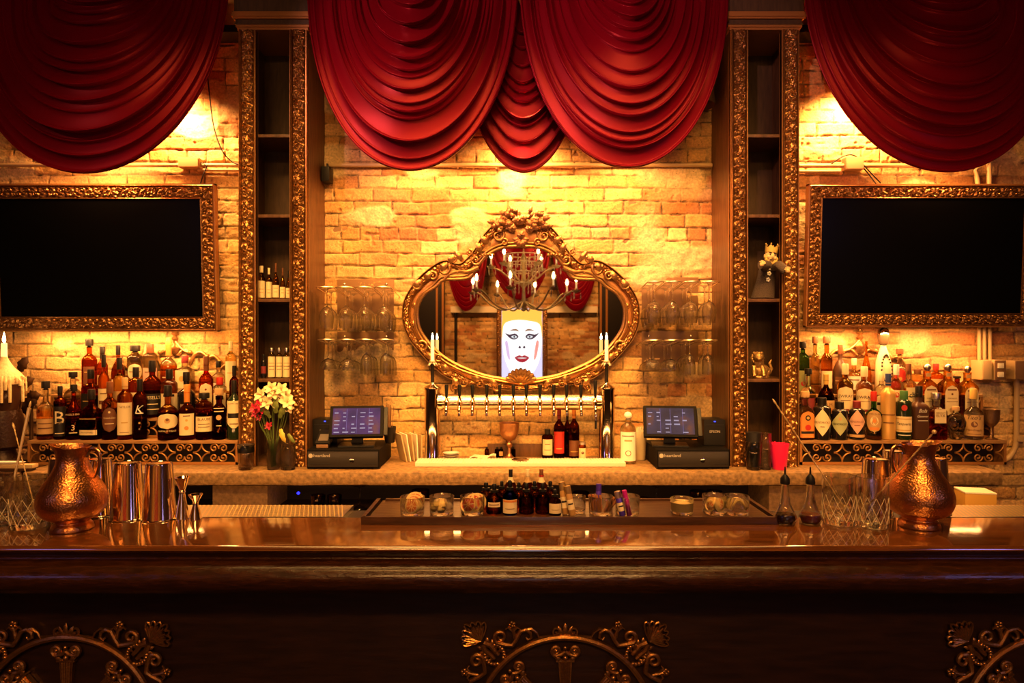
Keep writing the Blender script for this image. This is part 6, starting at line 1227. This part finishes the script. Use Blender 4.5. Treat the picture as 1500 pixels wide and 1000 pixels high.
# glasses stored on the shelf under the slab
ZL = .7353; DG = glassm('smoky_glass', (.62, .46, .32))
for i, (px, rr_, h, dsc) in enumerate(((466, .036, .105, 'first upturned tumbler on the dark shelf under the violet register'), (490, .036, .105, 'second upturned tumbler on the dark shelf under the violet register'), (616, .045, .13, 'cut glass jar in shadow behind the first garnish glass'), (641, .03, .10, 'small tumbler in shadow under the slab behind the ginger glass'), (658, .03, .10, 'small tumbler in shadow under the slab behind the citrus wheels'), (851, .04, .12, 'dark tumbler in shadow under the slab behind the cork vials'), (940, .04, .09, 'stubby dark tumbler in shadow beyond the magenta vial'), (1022, .04, .125, 'patterned tumbler in shadow behind the sugar glass'), (1046, .04, .125, 'patterned tumbler in shadow behind the citrus slice glass'))):
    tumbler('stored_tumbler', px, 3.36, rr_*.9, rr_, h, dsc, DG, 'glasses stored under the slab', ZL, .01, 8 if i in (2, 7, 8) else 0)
for px, dsc in ((527, 'upturned stem glass in shadow under the slab beside the garnish board end'), (962, 'upturned stem glass in shadow under the slab behind the lone sugar glass')):
    o = SG['coupe'].copy(); COL.objects.link(o); o.location = (ax(px, 3.36), 3.36, ZL+.152); tag(o, dsc, 'glass', 'glasses stored under the slab')
t = thing('garnish_dish', (ax(438, 3.34), 3.34, ZL), 'pale dish of wrapped sachets on the shelf under the flower tower', 'dish'); MB().lathe([(.04, 0), (.05, .02), (.052, .03), (.046, .022), (.001, .012)], 22, cap=False).build('dish', WHITE, t)
for i in range(4): MB().box(-.03+.012*i, -.022+.012*i+.02, -.02, .02, .02, .024, 0, rotM((0, 0, .012*i), ry=.35), bv=.001).build('sachet', CREAM if i % 2 else ORG, t)
o = MB().ball((ax(437, 3.5), 3.5, az(722, 3.5)), .008, 10).build('blue_indicator', emitm('blue_lamp', (.02, .02, 1), 4)); tag(o, 'small blue indicator light in shadow under the flower tower', 'indicator light')
# ================================================================ the wall across the room (seen in the mirror)
VD = 2*3.689+6.6
def ox(px): return (px-750)/F*VD
def oz(py): return CZ+(500-py)/F*VD
WF = -6.575
for i, (a, b) in enumerate(((588, 652), (876, 938))):
    t = thing('dark_pillar', ((ox(a)+ox(b))/2, WF, 0), ('tall dark panel with pale edge strips across the room, mirrored behind the flower side candle', 'tall dark panel with pale edge strips across the room, mirrored behind the puppet side candle')[i], 'panel'); w = (ox(b)-ox(a))/2  # dark pillar on the far wall, visible only in the mirror
    MB().box(-w, w, 0, .25, 0, 3.2).build('panel_board', BLACKM, t)
    for x in (-w+.02, -w+.14, w-.14, w-.02): MB().box(x-.02, x+.02, .25, .27, 0, 3.2).build('edge_strip', TRIM, t)
for a, b, l in ((661, 728, 'flower'), (801, 874, 'puppet')): o = MB().box(ox(a), ox(b), WF, WF+.12, oz(458), oz(449)).build('cream_ledge', CREAM, smooth=False); tag(o, f'cream ledge on far brick seen in the mirror, {l} side of the portrait', 'ledge')
o = MB().tube([(ox(668), WF+.05, 0), (ox(668), WF+.05, oz(458))], .03, 8).build('black_drain_pipe', BLACKM); tag(o, 'black vertical pipe on brick across the room, seen in the mirror', 'pipe')
for l, a, b, pb in (('dark red swag across the room mirrored by the flower side of the chandelier', 655, 715, 456), ('dark red swag across the room mirrored behind the chandelier stem', 717, 806, 440), ('dark red swag across the room mirrored by the puppet side of the chandelier', 808, 874, 456)):
    swag(l, 0, 0, 0, WF+.3, 0, 0, 0, a, 9, raw=(ox(b), ox(a), oz(pb), ox(b)-.25*(ox(b)-ox(a)), ox(a)+.25*(ox(b)-ox(a)), oz(pb)+1.35, 3.75), bulge=-.1)
# lit portrait
def portrait():
    px0, px1, py0, py1 = 735, 794, 452, 572
    t = thing('framed_picture', ((ox(px0)+ox(px1))/2, WF+.02, (oz(py0)+oz(py1))/2), 'lit pop art portrait of a white face with red lips, seen in the mirror', 'picture')
    W = (ox(px1)-ox(px0))/2; H = (oz(py0)-oz(py1))/2
    E = lambda n, c, s=1.6: emitm('portrait_'+n, c, s)
    MB().box(-W, W, 0, .03, -H, H).build('lightbox', E('pale', (.70, .66, .95), 1.5), t)
    for sx in (-1, 1): 
        mb = MB(); strip(mb, (sx*(W+.055)-.055, .05, -H), (0, 0, 1), (1, 0, 0), (0, 1, 0), 2*H, .11, .03, 200, 14); mb.build('carved_border', GILT2, t, ang=60)
        MB().box(sx*(W+.055)-.055, sx*(W+.055)+.055, 0, .05, -H, H).build('border_board', TRIM, t)
    # drawn with x mirrored (the room is seen in the glass); all layers are thin raised sheets
    def lay(name, pts, y, mat): 
        P = catmull([(x*W, 0, (.30+1.05*z if z < .3 else .615+(z-.3)*.52)*H) for x, z in pts], 5); MB().prism([(p[0], p[2]) for p in P], .03, .03+y).build(name, mat, t, smooth=False)
    lay('hair', [(-.97, -.05), (-.98, .6), (-.9, .97), (0, 1.0), (.9, .97), (.98, .6), (.97, -.05), (.6, .2), (0, .3), (-.6, .2)], .002, E('hair', (1, .42, .06), 2.0))
    lay('face', [(-.95, .10), (-.84, .34), (-.3, .50), (.35, .46), (.84, .32), (.96, .1), (.96, -.2), (.84, -.55), (.50, -.84), (0, -.98), (-.52, -.82), (-.84, -.5), (-.95, -.15)], .004, E('skin', (.92, .93, 1), 2.4))
    for sx in (-1, 1):
        lay('brow', [(sx*.12, .13), (sx*.3, .2), (sx*.62, .16), (sx*.3, .15)], .006, E('brow', (.5, .2, .06), .8))
        lay('eye_shadow', [(sx*.16, .01), (sx*.32, .09), (sx*.62, .07), (sx*.84, .10), (sx*.60, -.02), (sx*.36, -.05)], .006, E('shadow', (.12, .05, .09), .7))
        lay('eye', [(sx*.24, .01), (sx*.38, .045), (sx*.54, .015), (sx*.38, -.02)], .008, E('eye', (.75, .8, .9), 1.5))
        lay('iris', [(sx*.33, .015), (sx*.38, .038), (sx*.43, .015), (sx*.38, -.012)], .010, E('dark', (.05, .03, .04), .5))
        lay('nostril', [(sx*.05, -.22), (sx*.13, -.19), (sx*.18, -.24), (sx*.08, -.26)], .006, E('shadow', (.12, .05, .09), .7))
        lay('cheek_tint', [(sx*.70, -.1), (sx*.84, -.12), (sx*.72, -.45), (sx*.58, -.5)], .006, E('tint'+str(sx), (.75, .55, .9) if sx < 0 else (.95, .35, .3), 1.3))
    lay('lips', [(-.36, -.47), (-.14, -.41), (0, -.43), (.14, -.41), (.36, -.47), (.18, -.56), (0, -.58), (-.18, -.56)], .006, E('lips', (.55, .02, .04), 1.0))
    lay('mouth_line', [(-.24, -.475), (0, -.465), (.24, -.475), (0, -.495)], .008, E('teeth', (.9, .85, .85), 1.2))
portrait()
# chandelier (reflected in the mirror)
def chandelier():
    Yr = -1.2; V = 2*3.689+1.2; z = lambda py: CZ+(500-py)/F*V; X = ax(767, V)
    t = thing('chandelier', (X, Yr, z(456)), 'gilt crystal chandelier with candle bulbs in two tiers, seen in the mirror', 'chandelier'); b = z(456)
    G = pm('pale_brass', (.90, .70, .38), .3, metal=.2); CR = pm('crystal', (.97, .88, .65), .08, spec=1); BULB = emitm('candle_bulb', (1, .60, .22), 75)
    MB().lathe([(.005, 0), (.04, .02), (.02, .05), (.05, .09), (.025, .14), (.02, .3), (.06, .36), (.03, .42), (.02, .6), (.05, .66), (.02, .72), (.006, .8), (.006, 4.0-b)], 16).build('stem', G, t)
    def arm(R, z0, zl, zc, up, a, k):
        c, s = math.cos(a), math.sin(a)
        pr = catmull([(.03, z0), (R*.35, zl), (R*.62, zl+.06), (R*.85, zc-.02), (R*.97, zc+.01), (R, zc)] if not up else [(.03, z0), (R*.4, zl), (R*.7, zc-.05), (R, zc)], 5, False)
        ar = MB().tube([(r*c, r*s, q) for r, q in pr], .011, 7).build('arm', G, t); M = Matrix.Translation((R*c, R*s, zc))
        MB().lathe([(.012, -.02), (.05, .0), (.062, .016), (.02, .02), (.02, .04), (.012, .04)], 14, 0, M).build('bobeche', G, ar)
        MB().lathe([(.0115, .035), (.0115, .12)], 10, 0, M).build('candle_tube', pm('ivory_tube', (.85, .75, .55), .5, emit=(1, .6, .25), estr=.8), ar)
        MB().lathe([(.008, .12), (.017, .145), (.015, .17), (.001, .205)], 10, 0, M).build('candle_bulb', BULB, ar)
        mb = MB()
        for i in range(3):
            q = M @ Vector((.055*math.cos(i*2.1), .055*math.sin(i*2.1), -.0)); mb.lathe([(.001, -.10), (.010, -.075), (.004, -.045), (.006, -.03), (.001, -.01)], 6, 0, Matrix.Translation(q))
        mb.build('crystal_drop', CR, ar, smooth=False)
    for i in range(8): arm(.68, .12, .02, z(428)-b, False, 2*PI*i/8+.25, i)
    for i in range(6): arm(.42, .36, .42, z(391)-b, True, 2*PI*i/6+.1, i)
    mb = MB(); r = random.Random(2)
    for lv, (R, zz, n) in enumerate(((.20, .62, 18), (.16, .5, 16), (.12, .36, 12), (.24, .72, 20))):
        for i in range(n):
            a = 2*PI*i/n; q = (R*math.cos(a), R*math.sin(a), zz)
            for k in range(3): mb.lathe([(.001, -.045), (.010, -.02), (.001, 0)], 6, 0, Matrix.Translation((q[0], q[1], zz-.045*k)))
        mb.tube([(R*math.cos(2*PI*i/24), R*math.sin(2*PI*i/24), zz+.003) for i in range(24)], .006, 6, closed=True)
    mb.build('crystal_strands', CR, t, smooth=False)
    return X, Yr, b
CX_, CYr, Cb = chandelier()
# ================================================================ lights
def area(name, loc, target, sx, sy, e, col, spread=None):
    l = bpy.data.lights.new(name, 'AREA'); l.shape = 'RECTANGLE'; l.size = sx; l.size_y = sy; l.energy = e; l.color = col
    if spread: l.spread = math.radians(spread)
    o = bpy.data.objects.new(name, l); COL.objects.link(o); o.location = loc; d = Vector(target)-Vector(loc); o.rotation_euler = d.to_track_quat('-Z', 'Y').to_euler(); return o
def spot(name, loc, target, e, col, ang, blend=.5, r=.05):
    l = bpy.data.lights.new(name, 'SPOT'); l.energy = e; l.color = col; l.spot_size = math.radians(ang); l.spot_blend = blend; l.shadow_soft_size = r
    o = bpy.data.objects.new(name, l); COL.objects.link(o); o.location = loc; d = Vector(target)-Vector(loc); o.rotation_euler = d.to_track_quat('-Z', 'Y').to_euler(); return o
AMB = (1, .425, .125)
WASH = 2.8
# wash lamps tucked behind the swags, aimed down the brick
for px, y, z, tz, e in ((764, 3.54, 2.74, 2.0, 60), (610, 3.42, 2.64, 1.5, 40), (764, 3.43, 2.62, 1.2, 75), (920, 3.42, 2.64, 1.5, 40), (238, 3.57, 2.98, 2.1, 150), (150, 3.42, 2.64, 1.4, 38), (1262, 3.57, 2.98, 2.1, 150), (1370, 3.42, 2.64, 1.4, 26)):
    spot('wash_lamp', (ax(px, 3.5), y, z), (ax(px, 3.7), 3.73, tz), e*WASH/3, AMB, 150, .6, .06)
spot('counter_fill_spot', (ax(764, 3.3), 3.34, 2.9), (ax(764, 3.4), 3.50, 1.0), 300, AMB, 50, .8, .06)  # extra spot added to brighten the drip tray and mid counter
area('well_fill', (0, 2.30, 1.00), (0, 3.4, .78), 3.4, .03, 8, AMB)  # unseen fill added under the bar for the piers and stored glasses
# unseen strip fills under the televisions, lightening the bottles and the brick
for px in (170, 1320): area('shelf_fill', (ax(px, 3.6), 3.60, 1.66), (ax(px, 3.6), 3.69, 1.2), .9, .03, 10, AMB)
# theatre spots on the swags and warm house light from behind the viewer
spot('curtain_spot', (-1.9, .9, 3.5), (-.25, 3.3, 2.85), 230, (1, .42, .36), 38, .6, .04)
spot('curtain_spot', (-.3, .5, 3.7), (.75, 3.3, 2.85), 150, (1, .42, .36), 34, .6, .04)
spot('curtain_spot', (-3.3, .8, 3.5), (-2.2, 3.3, 3.1), 22, (1, .36, .30), 40, .7, .04)
spot('curtain_spot', (1.2, 1.6, 1.5), (2.2, 3.3, 2.75), 34, (1, .46, .16), 40, .8, .05)  # low spot added for the orange light reflected onto this swag
area('house_light', (0, .9, 3.85), (0, 3.4, 1.1), 3.4, .4, 52, (1, .44, .10), 60)
area('room_fill', (0, -2.2, 3.8), (0, 2.0, .5), 2.6, .3, 30, (1, .45, .12), 90)  # unseen fill added to bring out the bar-front ornaments
area('counter_fill', (0, 2.2, 3.7), (0, 3.2, 1.0), 3.6, .25, 30, (1, .52, .14), 80)  # unseen overhead fill, strengthened to lift the bottles
# cooler lamp far along the room: violet glints on the bar edge
area('violet_lamp', (3.6, -1.5, 2.6), (1.2, 1.8, 1.0), .5, .5, 6, (.45, .35, 1))
area('violet_lamp', (-3.6, -1.5, 2.6), (-1.2, 1.8, 1.0), .5, .5, 3, (.5, .35, 1))
# far wall wash
for x in (-1.2, 1.2): area('far_wash', (x*1.2, -4.6, 3.7), (x, -6.6, 1.5), 1.2, .3, 85, AMB)
w = bpy.data.worlds.new('room'); S.world = w; w.use_nodes = True; w.node_tree.nodes['Background'].inputs[0].default_value = (.012, .006, .003, 1); w.node_tree.nodes['Background'].inputs[1].default_value = 1
# ================================================================ camera
cam = bpy.data.cameras.new('camera'); cam.lens = F/1500*36; cam.sensor_width = 36; cam.clip_start = .02
co = bpy.data.objects.new('camera', cam); COL.objects.link(co); co.location = (0, 0, CZ); co.rotation_euler = (PI/2, 0, 0); S.camera = co
S.view_settings.view_transform = 'Standard'; S.view_settings.look = 'None'; S.view_settings.gamma = 1; S.view_settings.exposure = 0; S.view_settings.use_curve_mapping = False
S.cycles.caustics_reflective = False; S.cycles.caustics_refractive = False; S.cycles.max_bounces = 14; S.cycles.transmission_bounces = 14; S.cycles.transparent_max_bounces = 16; S.cycles.glossy_bounces = 5; S.cycles.diffuse_bounces = 3
S.cycles.sample_clamp_indirect = 4
